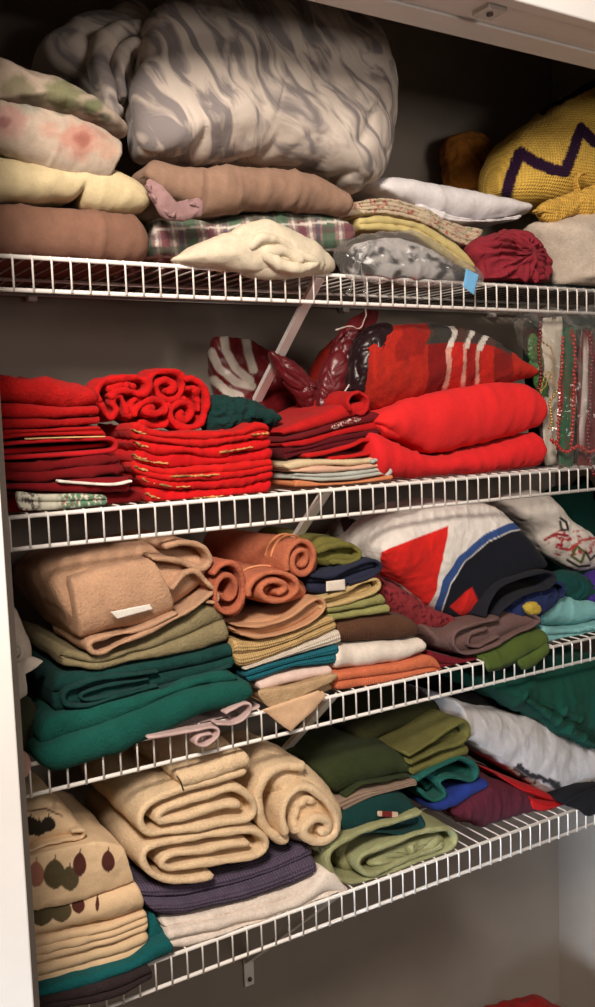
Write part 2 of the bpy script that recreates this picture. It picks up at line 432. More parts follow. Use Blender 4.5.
# ------------------------------------------------------------------ wire shelves
PITCH_W = .0254
NAMES = {1: 'topmost white wire shelf, holding the grey comforter and yellow afghan',
         2: 'second white wire shelf from the top, holding the red holiday linens',
         3: 'third white wire shelf from the top, holding green and tan towels',
         4: 'lowest white wire shelf, holding cream towels and leaf print linens'}
SHELF = {}
for k in (1, 2, 3, 4):
    z = SZ[k]; x0, x1 = XL+.004, XR-.003
    e = bpy.data.objects.new('wire_shelf', None); COL.objects.link(e); e.location = ((x0+x1)/2, DEP/2, z-LIP)
    e['_o'] = [(x0+x1)/2, DEP/2, z-LIP]; e['label'] = NAMES[k]; e['category'] = 'shelf'; e['group'] = 'white wire closet shelves'
    SHELF[k] = e; ROOTS.append(e)
    off = {1: 0, 2: -.0249, 3: .006, 4: -.009}[k]
    rr, rw = .0031, .0015
    ws = []
    i0 = math.ceil((x0+.004-off)/PITCH_W)
    x = off+i0*PITCH_W
    while x < x1-.003:
        ws.append(rod([(x, DEP-.006, z+rr), (x, .006, z+rr), (x, .001, z+rr-.0006), (x, -.0034, z-.001), (x, -.0040, z-.006), (x, -.0040, z-LIP-.002)], rw, 6)); x += PITCH_W
    mesh_obj('wire_grid', *join(ws), wire_m, parent=e)
    for zz in (z, z-LIP): mesh_obj('front_rod', *rod([(x0, 0, zz), (x1, 0, zz)], rr, 10), wire_m, parent=e)
    for yy in (DEP-.012, DEP*.52): mesh_obj('cross_rod', *rod([(x0, yy, z-.0012), (x1, yy, z-.0012)], rr*.9, 8), wire_m, parent=e)
    for zz in (z, z-LIP): 
        mesh_obj('end_cap', *box(x0-.003, x0+.010, -.0055, .0055, zz-.0055, zz+.0055, .0025), wire_m, parent=e)
    for bx in (.476,):
        w = .0085
        yb, zb = DEP-.006, z-.296
        prof = [(0.004, z-.004), (yb, zb)]
        # channel brace: web and two flanges
        dy, dz = yb-prof[0][0], zb-prof[0][1]; ln_ = math.hypot(dy, dz); ny, nz = -dz/ln_, dy/ln_
        V = []; F = []
        pf = [(-w, 0), (w, 0), (w, .008), (w-.0018, .008), (w-.0018, .0018), (-w+.0018, .0018), (-w+.0018, .008), (-w, .008)]
        for (y, zq) in prof:
            for (a, b) in pf: V.append((bx+a, y+ny*b, zq+nz*b))
        n = len(pf); F = [[i, (i+1) % n, n+(i+1) % n, n+i] for i in range(n)]+[list(range(n))[::-1], list(range(n, 2*n))]
        br = mesh_obj('support_brace', V, F, wire_m, parent=e, smooth=False)
        pl = mesh_obj('wall_plate', *box(bx-.011, bx+.011, DEP-.006, DEP-.0005, z-.345, z-.285, .002), wire_m, parent=br, smooth=False)
        mesh_obj('screw', *rod([(bx, DEP-.009, z-.330), (bx, DEP-.005, z-.330)], .0045, 12), screw_m, parent=br)
    for cx in (.12, .75, 1.15):
        mesh_obj('wall_clip', *box(cx-.008, cx+.008, DEP-.02, DEP-.001, z-.012, z-.002, .002), wire_m, parent=e)

# ================================================================== SHELF 1
def px_poly_dist(q, pl):
    q = np.asarray(q); d = np.full(len(q), 1e9); pl = np.asarray(pl, float)
    for a, b in zip(pl[:-1], pl[1:]):
        ab = b-a; t = np.clip(((q-a)@ab)/(ab@ab), 0, 1); d = np.minimum(d, np.linalg.norm(q-(a+t[:, None]*ab), axis=1))
    return d
def inside(q, poly):
    poly = np.asarray(poly, float); r = np.zeros(len(q), bool); j = len(poly)-1
    for i in range(len(poly)):
        a, b = poly[i], poly[j]
        c = ((a[1] > q[:, 1]) != (b[1] > q[:, 1])) & (q[:, 0] < (b[0]-a[0])*(q[:, 1]-a[1])/(b[1]-a[1]+1e-9)+a[0]); r ^= c; j = i
    return r
def soft(q, poly, w=1.2):
    s = px_poly_dist(q, list(poly)+[poly[0]])/w; return np.clip(.5+np.where(inside(q, poly), s, -s), 0, 1)
def flat(c): return lambda q: np.tile(base(c), (len(q), 1))
def mixc(C, m, c):
    m = np.clip(m, 0, 1)[:, None]; return C*(1-m)+base(c)*m
def qn(q, s, o=0): return fbm(np.c_[q/s, np.full(len(q), o+.5)], 3)

thing('folded_bedspread', 'brown folded bedspread lying at the left end of the top shelf', 'bedding',
      S([(-25, 198), (0, 198), (40, 200), (81, 203), (118, 206), (148, 211)], [(-25, 256), (0, 257), (60, 260), (110, 262), (150, 264)], .004, .3, er=.025),
      cloth((130, 93, 75), 'plain'), 1, amp=.003, wr=.004, wsc=.08)
thing('folded_sheet', 'pale yellow folded sheet between the brown bedspread and the floral pillow', 'bedding',
      S([(-25, 150), (0, 153), (27, 158), (60, 163), (94, 166), (118, 165), (140, 178), (151, 192)], [(-25, 197), (0, 197), (60, 198), (79, 196), (86, 189), (92, 203), (126, 209), (148, 208)], .008, .28, er=.02, n=80),
      cloth((208, 186, 144), 'plain'), 1, amp=.003, wr=.002)
def floral(q):
    C = np.tile(base((184, 162, 142)), (len(q), 1))
    n = qn(q, 14)
    for (x, y, r, c) in ((82, 140, 26, (182, 134, 116)), (84, 140, 11, (156, 100, 86)), (12, 122, 22, (180, 140, 126)), (50, 128, 12, (190, 152, 132)), (108, 150, 12, (186, 150, 128)), (5, 122, 8, (150, 104, 98)),
                         (30, 104, 13, (160, 150, 132)), (60, 108, 9, (160, 150, 132)), (90, 106, 14, (112, 112, 82)), (62, 94, 24, (128, 124, 92)), (20, 86, 20, (140, 128, 102)), (105, 118, 7, (126, 120, 98))):
        d = np.hypot(q[:, 0]-x, (q[:, 1]-y)*1.2)/r+n*.35
        C = mixc(C, (1.05-d)*2.2, c)
    return C
thing('floral_pillow', 'pillow in faded pink and green floral case atop the yellow sheet', 'pillow',
      [L([(-30, 60), (0, 67), (15, 73), (33, 76), (75, 93), (100, 108), (124, 128), (118, 138), (75, 128), (30, 116), (-30, 106)], .10, .06, .1, flat=2.6, nr=40),
       S([(-30, 86), (0, 92), (40, 101), (75, 109), (105, 120), (128, 138)], [(-30, 142), (0, 146), (40, 160), (75, 174), (95, 180), (112, 178)], .0, .24, er=.008, n=110, nf=40, rd=.03)],
      cloth((1, 1, 1), 'plain', painted=True), 1, amp=.003, wr=.002, paint=floral)
mar = marble_cloth((138, 126, 122), (212, 194, 178), (184, 168, 156))
thing('comforter', 'large grey and white marbled comforter bundled at the top of the closet', 'bedding',
      [L([(136, 118), (134, 90), (140, 50), (150, 12), (200, -14), (280, -16), (335, 2), (374, 28), (391, 66), (394, 100), (389, 140), (378, 174), (361, 191), (346, 190), (330, 180), (300, 169), (250, 162), (190, 159), (155, 157), (141, 146)],
         .085, .085, .22, flat=2.4, nr=60, na=200, center=(262, 95)),
       L([(38, 48), (55, 24), (100, 8), (150, 2), (160, 60), (140, 110), (128, 122), (114, 120), (100, 108), (82, 88), (50, 74)], .17, .06, .15, flat=2.2, nr=30),
       R([(146, 30), (124, 26), (108, 42), (104, 64), (112, 84), (116, 104), (126, 112)], 15, .095, .14, jit=.006),
       R([(150, 44), (133, 42), (122, 58), (122, 78), (128, 98)], 9, .09, .12, jit=.006)],
      mar, 1, amp=.007, sc=.13, wr=.007, wsc=.13, wdir=(1, .8, .6))
thing('folded_sheet', 'tan brown folded sheet under the grey comforter', 'bedding',
      [S([(148, 168), (161, 159), (190, 160), (214, 163)], [(151, 178), (165, 194), (186, 200), (204, 209), (216, 212)], .034, .24, er=.012, n=50),
       S([(207, 163), (250, 162), (300, 166), (328, 175), (350, 193)], [(206, 208), (218, 214), (239, 211), (256, 207), (300, 206), (353, 211)], .018, .27, er=.01, n=80)],
      cloth((152, 119, 98), 'plain'), 1, amp=.004, wr=.004, wsc=.08)
def plaid(q):
    C = np.tile(base((158, 130, 122)), (len(q), 1))
    x = q[:, 0]-(q[:, 1]-230)*.15; y = q[:, 1]-(q[:, 0]-250)*-.04
    def bands(C, v, per, segs):
        f = np.mod(v, per)
        for a, b, c, k in segs: C = mixc(C, ((f > a) & (f < b))*k, c)
        return C
    C = bands(C, x, 46, [(0, 12, (84, 108, 84), .9), (16, 19, (226, 212, 196), .8), (22, 30, (116, 62, 70), .8), (33, 36, (226, 212, 196), .8), (39, 44, (70, 78, 92), .7)])
    C = bands(C, y, 27, [(0, 7, (74, 96, 76), .6), (9, 11.5, (230, 216, 200), .75), (14, 20, (96, 60, 70), .5)])
    return C
thing('plaid_blanket', 'green, rose and white plaid blanket folded beneath the tan sheet', 'blanket',
      S([(158, 213), (170, 216), (204, 216), (220, 217), (256, 212), (300, 209), (340, 214), (357, 219)], [(156, 253), (175, 257), (200, 259), (250, 257), (300, 256), (330, 254), (353, 248)], .045, .25, n=220, nt=24, nf=40),
      cloth((1, 1, 1), 'plain', painted=True), 1, amp=.003, paint=plaid, wr=.002)
thing('pillowcase', 'crumpled mauve pillowcase corner poking out beside the brown bedspread', 'pillowcase',
      [L([(147, 186), (152, 180), (161, 196), (178, 204), (196, 199), (203, 208), (196, 217), (175, 220), (161, 213)], -.004, .008, .012),
       R([(148, 183), (155, 196), (164, 208), (172, 216)], 5, -.014, .012), R([(172, 217), (182, 206), (196, 205), (202, 212)], 4, -.014, .012)],
      cloth((158, 122, 118), 'plain'), 1, amp=.002, crumple=.002)
thing('bundled_blanket', 'cream fleece blanket bundled at the front edge beneath the plaid blanket', 'blanket',
      [L([(172, 262), (180, 252), (194, 245), (229, 231), (256, 221), (274, 223), (300, 234), (322, 250), (333, 262), (331, 272), (312, 276), (290, 274), (265, 277), (238, 275), (215, 271)], .0, .034, .035, flat=2.4),
       S([(228, 236), (258, 224), (290, 232), (318, 250)], [(238, 262), (262, 274), (300, 274), (328, 270)], -.026, .05, er=.014, rd=.022),
       R([(250, 248), (262, 238), (282, 240), (300, 252), (318, 262), (300, 268), (278, 262), (266, 252), (284, 250), (304, 260)], 7, -.034, .03, jit=.004)],
      cloth((222, 204, 176), 'plain'), 1, amp=.003, wr=.003, over=.004)
thing('folded_duvet_cover', 'white duvet cover folded flat, topmost of the pile right of the comforter', 'bedding',
      [S([(374, 180), (396, 173), (446, 181), (497, 192), (533, 201)], [(402, 197), (430, 205), (450, 213), (490, 216), (533, 211)], .07, .22, layers=1, er=.006),
       S([(420, 203), (450, 215), (490, 219), (522, 215)], [(424, 210), (450, 220), (480, 222), (518, 219)], .072, .18, layers=2)],
      cloth((234, 224, 220), 'plain'), 1, amp=.0025, wr=.002)
def ditsy(q):
    C = np.tile(base((200, 178, 150)), (len(q), 1)); n = qn(q, 3.0); C = mixc(C, (n-.25)*4, (170, 96, 82)); return mixc(C, (-n-.4)*4, (128, 128, 92))
thing('folded_quilt', 'beige quilt with small rosy print folded beneath the white duvet cover', 'quilt',
      S([(356, 200), (393, 197), (425, 207), (452, 220), (486, 229)], [(362, 213), (400, 216), (430, 225), (455, 241), (470, 246)], .055, .22, layers=4, n=150, nf=9),
      cloth((1, 1, 1), 'plain', painted=True), 1, amp=.003, paint=ditsy)
thing('folded_sheet', 'olive yellow folded sheet above the clear plastic bag', 'bedding',
      S([(359, 218), (383, 216), (421, 222), (449, 238), (480, 266)], [(361, 230), (383, 230), (412, 234), (440, 252), (474, 272)], .04, .22, layers=2),
      cloth((206, 184, 122), 'plain'), 1, amp=.002, wr=.0015)
pb = thing('plastic_bag', 'clear crumpled plastic bag of linens with a blue tag', 'bag',
      [L([(338, 255), (352, 240), (378, 233), (410, 235), (440, 248), (470, 268), (479, 282), (440, 286), (400, 284), (352, 280), (342, 268)], .0, .03, .036, flat=2.6),
       R([(372, 240), (362, 256), (356, 272), (352, 284), (347, 296)], 14, -.022, .010, taper=[.6, 1, .8, .5, .2]), R([(360, 262), (364, 276), (366, 290), (369, 300)], 7, -.026, .008, taper=[1, .8, .4, .2])],
      plastic_m, 1, amp=.004, crumple=.004, csc=.05)
thing('linen_insert', 'white and grey printed linens inside the bag', None,
      L([(346, 258), (356, 246), (378, 240), (408, 242), (436, 254), (462, 270), (468, 279), (440, 281), (400, 280), (356, 276)], .004, .016, .022, flat=2.6),
      cloth((1, 1, 1), 'plain', painted=True), 1, amp=.003, crumple=.003, csc=.06, parent=pb, paint=lambda q: mixc(np.tile(base((186, 178, 172)), (len(q), 1)), (qn(q, 16., 7)-.12)*4, (60, 56, 56)))
thing('tag', 'small blue tag hanging at the edge', None, L([(466, 268), (479, 275), (474, 295), (463, 287)], -.034, .0012, .0012, flat=8, nr=6, sharp=True), cloth((120, 180, 222), 'plain', .05), None, amp=.0006, parent=pb)
thing('bundled_cloth', 'crimson cloth gathered in a ball near the right of the top shelf', 'cloth',
      L([(472, 248), (490, 233), (515, 228), (533, 238), (546, 262), (543, 282), (530, 291), (505, 292), (484, 284), (478, 264)], .03, .045, .07, flat=2.3, nr=50, na=220, center=(516, 256), radial=(.010, 3.2)),
      cloth((142, 42, 52), 'plain'), 1, amp=.004, wr=.004, wsc=.04, wdir=(1, 1, 1), lift=.01)
thing('pillow', 'beige pillow hanging over the right end of the top shelf lip', 'pillow',
      L([(532, 228), (545, 220), (575, 214), (620, 212), (660, 240), (660, 300), (620, 313), (600, 313), (588, 302), (572, 291), (552, 287), (546, 262)], .05, .08, .12, flat=2.6, nr=34),
      cloth((206, 186, 166), 'fleece'), 1, amp=.004, wr=.001, lift=.01)
ZZ = [(507, 198), (512, 176), (521, 153), (536, 163), (552, 170), (563, 172), (572, 152), (582, 129), (596, 142), (612, 152), (630, 120), (645, 100)]
def zig(q):
    C = np.tile(base((232, 186, 84)), (len(q), 1)); n = qn(q, 2.0)*1.2
    d = px_poly_dist(q, ZZ)+n; C = mixc(C, (6.2-d), (46, 20, 48))
    d = px_poly_dist(q, [(541, 112), (549, 105), (558, 103), (572, 95), (600, 79), (650, 58)])+n; C = mixc(C, (4.0-d), (46, 20, 48))
    return C
af = thing('crochet_afghan', 'yellow crocheted afghan with dark purple zigzag on the beige pillow', 'afghan',
      L([(497, 184), (500, 162), (515, 135), (546, 112), (565, 96), (595, 80), (650, 60), (690, 120), (690, 200), (640, 216), (600, 212), (570, 214), (545, 209), (520, 206), (500, 196)], .12, .085, .15, flat=2.5, nr=90, na=330, center=(580, 150)),
      cloth((1, 1, 1), 'crochet', painted=True), 1, amp=.005, sc=.09, paint=zig)
thing('ruffle', None, None, [L([(538, 212), (545, 203), (565, 197), (580, 192), (598, 196), (602, 212), (578, 213), (552, 221)], .025, .014, .03), L([(572, 205), (585, 190), (620, 180), (630, 210), (590, 217)], .02, .02, .03),
      R([(540, 210), (556, 212), (570, 204), (582, 194), (580, 178), (590, 170)], 6, .012, .02)], cloth((220, 170, 76), 'crochet'), 1, amp=.003, crumple=.003, parent=af)
thing('bundled_cloth', 'dark orange cloth wadded in shadow behind the white duvet cover', 'cloth',
      L([(444, 150), (450, 138), (468, 134), (484, 140), (490, 165), (484, 196), (455, 196), (446, 170)], .29, .04, .04), cloth((168, 104, 40), 'fleece'), 1, amp=.004, crumple=.004)
thing('folded_cloth', 'dark teal cloth lying flat on the wires under the pillow', 'cloth',
      S([(500, 281), (540, 284), (600, 287)], [(500, 284), (540, 287), (600, 291)], .03, .25), cloth((52, 66, 66), 'plain'), 1, amp=.001)

# ================================================================== SHELF 2
RED = (190, 26, 24); DRED = (118, 18, 22)
K2 = 'red linens stacked at the left of the second shelf'
y1 = .012
A0 = [(-15, 372), (20, 377), (45, 378), (70, 383), (93, 389)]; A1 = [(-15, 402), (30, 404), (60, 407), (97, 405)]
B1 = [(-15, 417), (50, 418), (99, 415)]; C1 = [(-15, 430), (50, 428), (98, 425)]; D1 = [(-15, 443), (28, 437), (60, 436), (107, 436)]
thing('folded_towel', 'red towel on top of the pile at the left end of the second shelf', 'towel', S(A0, A1, y1, .27, layers=1), cloth(RED, 'terry'), 2, amp=.004, wr=.003, group=K2)
thing('folded_towel', 'red towel second from the top in the leftmost red pile', 'towel', S(A1, B1, y1-.004, .27), cloth((186, 22, 22), 'terry'), 2, amp=.002, group=K2)
thing('folded_towel', 'red towel third from the top in the leftmost red pile', 'towel', S(B1, C1, y1, .27), cloth((174, 22, 22), 'terry'), 2, amp=.002, group=K2)
thing('folded_towel', 'red towel resting right above the gold edged linen, leftmost pile', 'towel', S(C1, D1, y1-.002, .27, layers=2), cloth((182, 22, 22), 'terry'), 2, amp=.002, group=K2)
o = thing('table_runner', 'red linen with thin gold edging, its open fold showing in the leftmost pile', 'table linen',
      [R([(-15, 446), (40, 441), (90, 438.5), (112, 439), (117, 446), (109, 451), (60, 455), (-15, 459)], 4.2, y1-.006, .27), S([(-12, 449), (60, 446), (106, 443)], [(-12, 456), (60, 451), (104, 447)], .03, .22)], cloth((186, 26, 32), 'plain'), 2, amp=.0012, group=K2)
thing('gold_trim', 'gold edging', None, R([(25, 439), (60, 437.6), (106, 436.6)], 1.6, y1-.008, .006), cloth((214, 178, 120), 'plain', .3), None, amp=.0006, parent=o)
thing('tablecloth', 'dark red tablecloth folded just under the gold edged linen', 'table linen', S([(-15, 462), (50, 460), (80, 455), (116, 454)], [(-15, 482), (40, 482), (80, 478), (127, 473)], y1-.004, .27, layers=2), cloth(DRED, 'plain'), 2, amp=.004, wr=.003, group=K2)
o = thing('tablecloth', 'dark red cloth with white edging near the bottom of the leftmost pile', 'table linen', S([(-15, 483), (40, 483), (80, 479), (128, 476)], [(-15, 489), (30, 491), (80, 493), (128, 492)], y1-.008, .27), cloth((124, 18, 24), 'plain'), 2, amp=.002, group=K2)
thing('white_trim', 'white edging', None, R([(58, 481), (80, 483), (113, 484.5), (133, 481)], 2.6, y1-.016, .012), cloth((236, 220, 206), 'plain', .2), None, amp=.0006, parent=o)
def snow(q):
    C = np.tile(base((214, 206, 184)), (len(q), 1)); n = qn(q, 4.5); m = qn(q, 2.2, 5)
    s = np.clip((q[:, 0]-55)/10, 0, 1); s2 = np.clip((44-q[:, 0])/6, 0, 1)
    C = mixc(C, s*np.clip((n+.35)*3, 0, 1), (92, 124, 96)); C = mixc(C, s2*np.clip(n*4, 0, 1), (96, 84, 80)); C = mixc(C, np.clip((m-.3)*4, 0, 1)*s, (150, 60, 60)); return C
thing('placemat', 'white and green printed cloth tucked at the base of the leftmost red pile', 'table linen', S([(16, 491), (40, 493), (75, 494), (105, 495)], [(20, 512), (60, 510), (106, 505)], -.002, .017, n=130, layers=2, nf=12), cloth((1, 1, 1), 'plain', painted=True), 2, amp=.0015, paint=snow, group=K2)
thing('tablecloth', 'maroon tablecloth at the very bottom of the leftmost red pile', 'table linen', S([(-15, 490), (60, 494), (100, 493), (136, 489)], [(-15, 519), (60, 514), (142, 506)], .02, .26), cloth((112, 14, 18), 'plain'), 2, amp=.003, wr=.002, group=K2)
FR = cloth((200, 24, 24), 'fleece')
loops = [[(102, 402), (98, 392), (104, 383), (122, 378), (144, 379), (149, 387), (143, 394), (128, 391), (118, 392), (112, 398)],
         [(110, 390), (124, 385), (138, 386)],
         [(99, 398), (103, 408), (111, 418), (117, 411), (114, 399), (121, 396), (125, 404), (128, 415), (134, 414), (133, 402), (140, 398), (143, 404)],
         [(153, 396), (150, 382), (156, 373), (170, 371), (181, 375), (184, 386), (180, 396), (170, 400), (161, 396), (158, 386), (164, 380), (173, 383), (173, 390), (167, 391)],
         [(136, 418), (137, 409), (145, 402), (158, 400), (167, 404), (167, 411), (158, 414), (148, 413), (146, 408), (156, 407)],
         [(184, 380), (194, 379), (204, 387), (208, 400), (206, 416), (198, 426), (184, 427), (173, 420), (172, 410), (180, 403), (190, 405), (193, 413), (187, 420), (181, 415), (186, 411)],
         [(186, 388), (195, 389), (199, 400), (199, 412)], [(138, 422), (152, 425), (166, 423), (172, 412), (170, 402), (178, 399), (188, 399)]]
thing('folded_throw', 'red fluffy throw folded into loops behind the gold trimmed cloths', 'blanket',
      [L([(95, 392), (110, 379), (150, 374), (180, 376), (202, 387), (207, 400), (205, 424), (196, 428), (160, 426), (130, 426), (110, 418), (99, 406)], .115, .04, .05, flat=3)]+[R(l, 6.6, .05+.003*(i % 4), .06, seed=i, jit=.006) for i, l in enumerate(loops)],
      FR, 2, amp=.0028, sc=.02)
bs = [[(133, 421), (157, 430), (200, 431), (240, 429), (257, 421), (267, 424)], [(135, 438), (160, 443), (200, 447), (240, 441), (270, 437)], [(138, 449), (160, 455), (180, 452), (215, 457), (240, 453), (270, 448)],
      [(134, 462), (165, 468), (200, 466), (240, 463), (271, 459)], [(138, 473), (165, 480), (200, 480), (240, 477), (271, 471)], [(146, 486), (180, 490), (220, 488), (250, 485), (271, 478)], [(150, 502), (180, 505), (195, 502), (230, 499), (268, 493)]]
WORD = ['topmost of the pile under the red throw', 'second from the top under the red throw', 'third from the top under the red throw', 'fourth from the top under the red throw', 'second from the bottom under the red throw', 'lying on the wires under the red throw']
for i in range(6):
    b0 = [(x, y+.4) for x, y in bs[i]]
    o = thing('folded_tablecloth', 'bright red cloth with gold thread trim, '+WORD[i], 'table linen', S(b0, bs[i+1], .0+.004*((i*7) % 3), .15, layers=2 if i in (0, 3) else 1, stag=.006, er=.008, n=90),
          cloth((202+(i % 2)*8, 28-(i % 3)*3, 26), 'plain'), 2, amp=.0022, wr=.0018, wsc=.03, group='red cloths with gold thread trim')
    mid = [((a[0]*.3+b[0]*.7), (a[1]*.3+b[1]*.7)) for a, b in zip(resample(np.array(bs[i], float), np.linspace(0, 1, 9)), resample(np.array(bs[i+1], float), np.linspace(0, 1, 9)))]
    rs = random.Random(i); a = rs.choice([0, 3, 5]); 
    seg = [(7, 9), (5, 8), (0, 3), (2, 6), (1, 4), (3, 6)][i]
    thing('gold_trim', 'gold thread trim', None, R(mid[seg[0]:seg[1]], 1.5, -.003+.004*((i*7) % 3), .012, jit=.003, n=60), cloth((190, 138, 84), 'fleece', .7), None, amp=.0016, sc=.006, parent=o)
    thing('gold_trim', 'gold thread trim', None, R([(mid[0][0]-1, mid[0][1]-4), (mid[0][0]+3, mid[0][1]-1), (mid[0][0]+12, mid[0][1]+1)], 1.6, -.003+.004*((i*7) % 3), .012, jit=.003, n=40), cloth((190, 138, 84), 'fleece', .7), None, amp=.0016, sc=.006, parent=o)
thing('bundled_scarf', 'dark green fuzzy scarf heaped on the gold trimmed red cloths', 'scarf',
      L([(203, 408), (212, 399), (240, 400), (262, 408), (278, 418), (270, 424), (250, 421), (238, 428), (208, 429)], .075, .03, .06, nr=34, na=130), cloth((22, 54, 50), 'fleece'), 2, amp=.003, crumple=.004, csc=.02)
def candy(q):
    C = np.tile(base((96, 14, 20)), (len(q), 1))
    cx, cy = 262., 372.
    for pl in ([(224, 334), (226, 350), (236, 368), (250, 380)], [(246, 336), (247, 352), (253, 370)], [(212, 352), (219, 368), (236, 382), (252, 386)], [(214, 380), (226, 391), (240, 396)]):
        C = mixc(C, (4.6-px_poly_dist(q, pl)), (190, 176, 160))
    return C
thing('gift_bag', 'red and white striped gift bag standing against the back wall', 'bag',
      L([(211, 340), (225, 337), (248, 340), (270, 352), (288, 366), (296, 385), (292, 470), (225, 470), (216, 393), (213, 375)], .25, .03, .06, flat=2.6, nr=50, na=200), cloth((1, 1, 1), 'satin', painted=True), 2, amp=.003, paint=candy, wr=.002)
MAR = cloth((98, 20, 26), 'satin')
o = thing('gift_bag', 'shiny maroon gift wrap bag folded in a V over the red cloths', 'bag',
      [L([(270, 352), (290, 359), (306, 372), (324, 389), (344, 394), (338, 410), (322, 417), (311, 413), (298, 397), (282, 380)], .13, .018, .03),
       L([(320, 416), (317, 400), (322, 374), (333, 345), (350, 320), (370, 308), (379, 313), (369, 337), (353, 366), (345, 396), (333, 413)], .10, .02, .03)], MAR, 2, amp=.003, wr=.004, wsc=.03, wdir=(1, 1, .8))
thing('glint_strips', 'white highlights laid on as pale strips', None, [R([(334, 402), (345, 392), (352, 380), (362, 360), (368, 348)], 1.6, .07, .003), R([(336, 330), (350, 326), (360, 328), (366, 316), (366, 308)], 1.5, .075, .003), R([(314, 414), (322, 417), (332, 410)], 1.8, .075, .003)], cloth((214, 190, 176), 'satin', .2), None, amp=.0006, parent=o)  # glints of the shiny bag, modelled as thin pale strips
K3 = 'red and pale cloths in the pile below the maroon bag'
e0 = [(281, 428), (300, 422), (325, 413), (345, 404), (362, 402)]; e1 = [(284, 437), (310, 431), (345, 420), (374, 412)]; e2 = [(283, 443), (310, 438), (345, 428), (386, 420)]
e3 = [(284, 448), (310, 445), (340, 436), (386, 428)]; e4 = [(285, 460), (305, 455), (330, 449), (378, 440)]
thing('folded_cloth', 'red cloth with a rolled end, topmost of the pile below the maroon bag', 'cloth', [S(e0, e1, .03, .18), R([(352, 411), (349, 401), (356, 393), (364, 394), (369, 401), (366, 411), (360, 414)], 4, .022, .16)], cloth((190, 30, 30), 'plain'), 2, amp=.002, wr=.001, group=K3)
thing('folded_cloth', 'maroon cloth with small white marks just below the red rolled end cloth', 'cloth', S(e1, e2, .026, .18, n=160, nf=16), cloth((1, 1, 1), 'plain', painted=True), 2, amp=.0015, group=K3, paint=lambda q: mixc(np.tile(base((110, 22, 28)), (len(q), 1)), (qn(q, 1.6, 3)-.0)*3*(px_poly_dist(q, [(334, 427), (350, 421), (358, 419)]) < 2.6), (214, 190, 176)))
thing('folded_cloth', 'red cloth folded between two maroon cloths', 'cloth', S(e2, e3, .028, .18), cloth((184, 24, 26), 'plain'), 2, amp=.0015, group=K3)
thing('folded_cloth', 'dark maroon cloth folded above the looped red cloth', 'cloth', S(e3, e4, .026, .18, layers=2), cloth((92, 18, 26), 'plain'), 2, amp=.002, group=K3)
thing('folded_cloth', 'red cloth with an open looped fold above the cream cloth', 'cloth', R([(306, 456), (330, 452), (352, 446), (366, 440), (374, 443), (372, 452), (355, 456), (330, 459)], 4.2, .015, .14), cloth((200, 28, 26), 'plain'), 2, amp=.0012, group=K3)
f0 = [(284, 465), (300, 460), (325, 459), (360, 459), (376, 457)]; f1 = [(290, 470), (320, 466), (350, 466), (378, 463)]; f2 = [(296, 473), (330, 473), (355, 471), (383, 467)]; f3 = [(291, 479), (320, 482), (350, 480), (391, 474)]
thing('folded_napkin', 'cream napkin lying on the peach and pale blue napkins', 'napkin', S(f0, f1, .012, .16), cloth((218, 192, 152), 'plain'), 2, amp=.0015, group=K3)
thing('folded_napkin', 'peach napkin between the cream and the pale blue napkin', 'napkin', S(f1, f2, .008, .16), cloth((222, 176, 148), 'plain'), 2, amp=.0015, group=K3)
thing('folded_napkin', 'pale blue grey napkin under the peach and cream napkins', 'napkin', [S(f2, f3, .008, .16, layers=2), R([(372, 462), (382, 460), (391, 470), (388, 476)], 4, .004, .12)], cloth((184, 184, 172), 'plain'), 2, amp=.0015, group=K3)
thing('folded_napkin', 'orange peach napkin lying on the wires under the pale blue one', 'napkin', S([(296, 480), (330, 483), (360, 481), (392, 475)], [(294, 487), (330, 486), (392, 480)], .003, .16), cloth((214, 132, 88), 'plain'), 2, amp=.0012, group=K3)
def tartan(q):
    C = np.tile(base((178, 40, 28)), (len(q), 1))
    k = q[:, 0]-((q[:, 1]-365)/42)**2*-9-12*np.exp(-((q[:, 1]-330)/12)**2)
    for a, b, c, w in ((428, 446, (116, 20, 24), .8), (446, 451, (226, 170, 150), .75), (452, 462, (196, 36, 32), .7), (462, 466, (226, 170, 150), .75), (467, 477, (150, 26, 26), .8), (477, 481, (226, 170, 150), .8), (484, 492, (196, 36, 32), .6), (494, 512, (90, 20, 24), .6)):
        C = mixc(C, ((k > a) & (k < b))*w, c)
    y = q[:, 1]-8*((q[:, 0]-455)/45)**2
    C = mixc(C, ((y < 342) & (y > 318) & (k > 424) & (k < 512))*.85, (18, 56, 50))
    C = mixc(C, ((y < 348) & (((k > 446) & (k < 452)) | ((k > 464) & (k < 469)) | ((k > 478) & (k < 484))))*.8, (226, 214, 200))
    C = mixc(C, ((y < 350) & (k < 424) & (k > 396))*.55, (120, 24, 24))
    return C
thing('plaid_throw', 'red tartan fleece throw rolled up on the bright red tablecloths', 'blanket',
      S([(374, 346), (384, 333), (400, 326), (430, 322), (468, 323), (497, 334), (522, 350), (537, 366)], [(374, 398), (388, 409), (410, 405), (446, 396), (480, 389), (510, 387), (538, 376)], .02, .2, n=220, nt=24, nf=50, er=.01, rd=.045), cloth((1, 1, 1), 'fleece', painted=True), 2, amp=.004, wr=.002, paint=tartan)
thing('stuffed_bag', 'black shiny bag wedged between the maroon bag and tartan throw', 'bag',
      L([(354, 350), (365, 330), (380, 322), (392, 328), (374, 350), (371, 392), (362, 399), (351, 388)], .06, .03, .05), cloth((34, 16, 20), 'satin'), 2, amp=.003, wr=.004, wsc=.03, wdir=(1, 1, 1))
BR = (232, 44, 44)
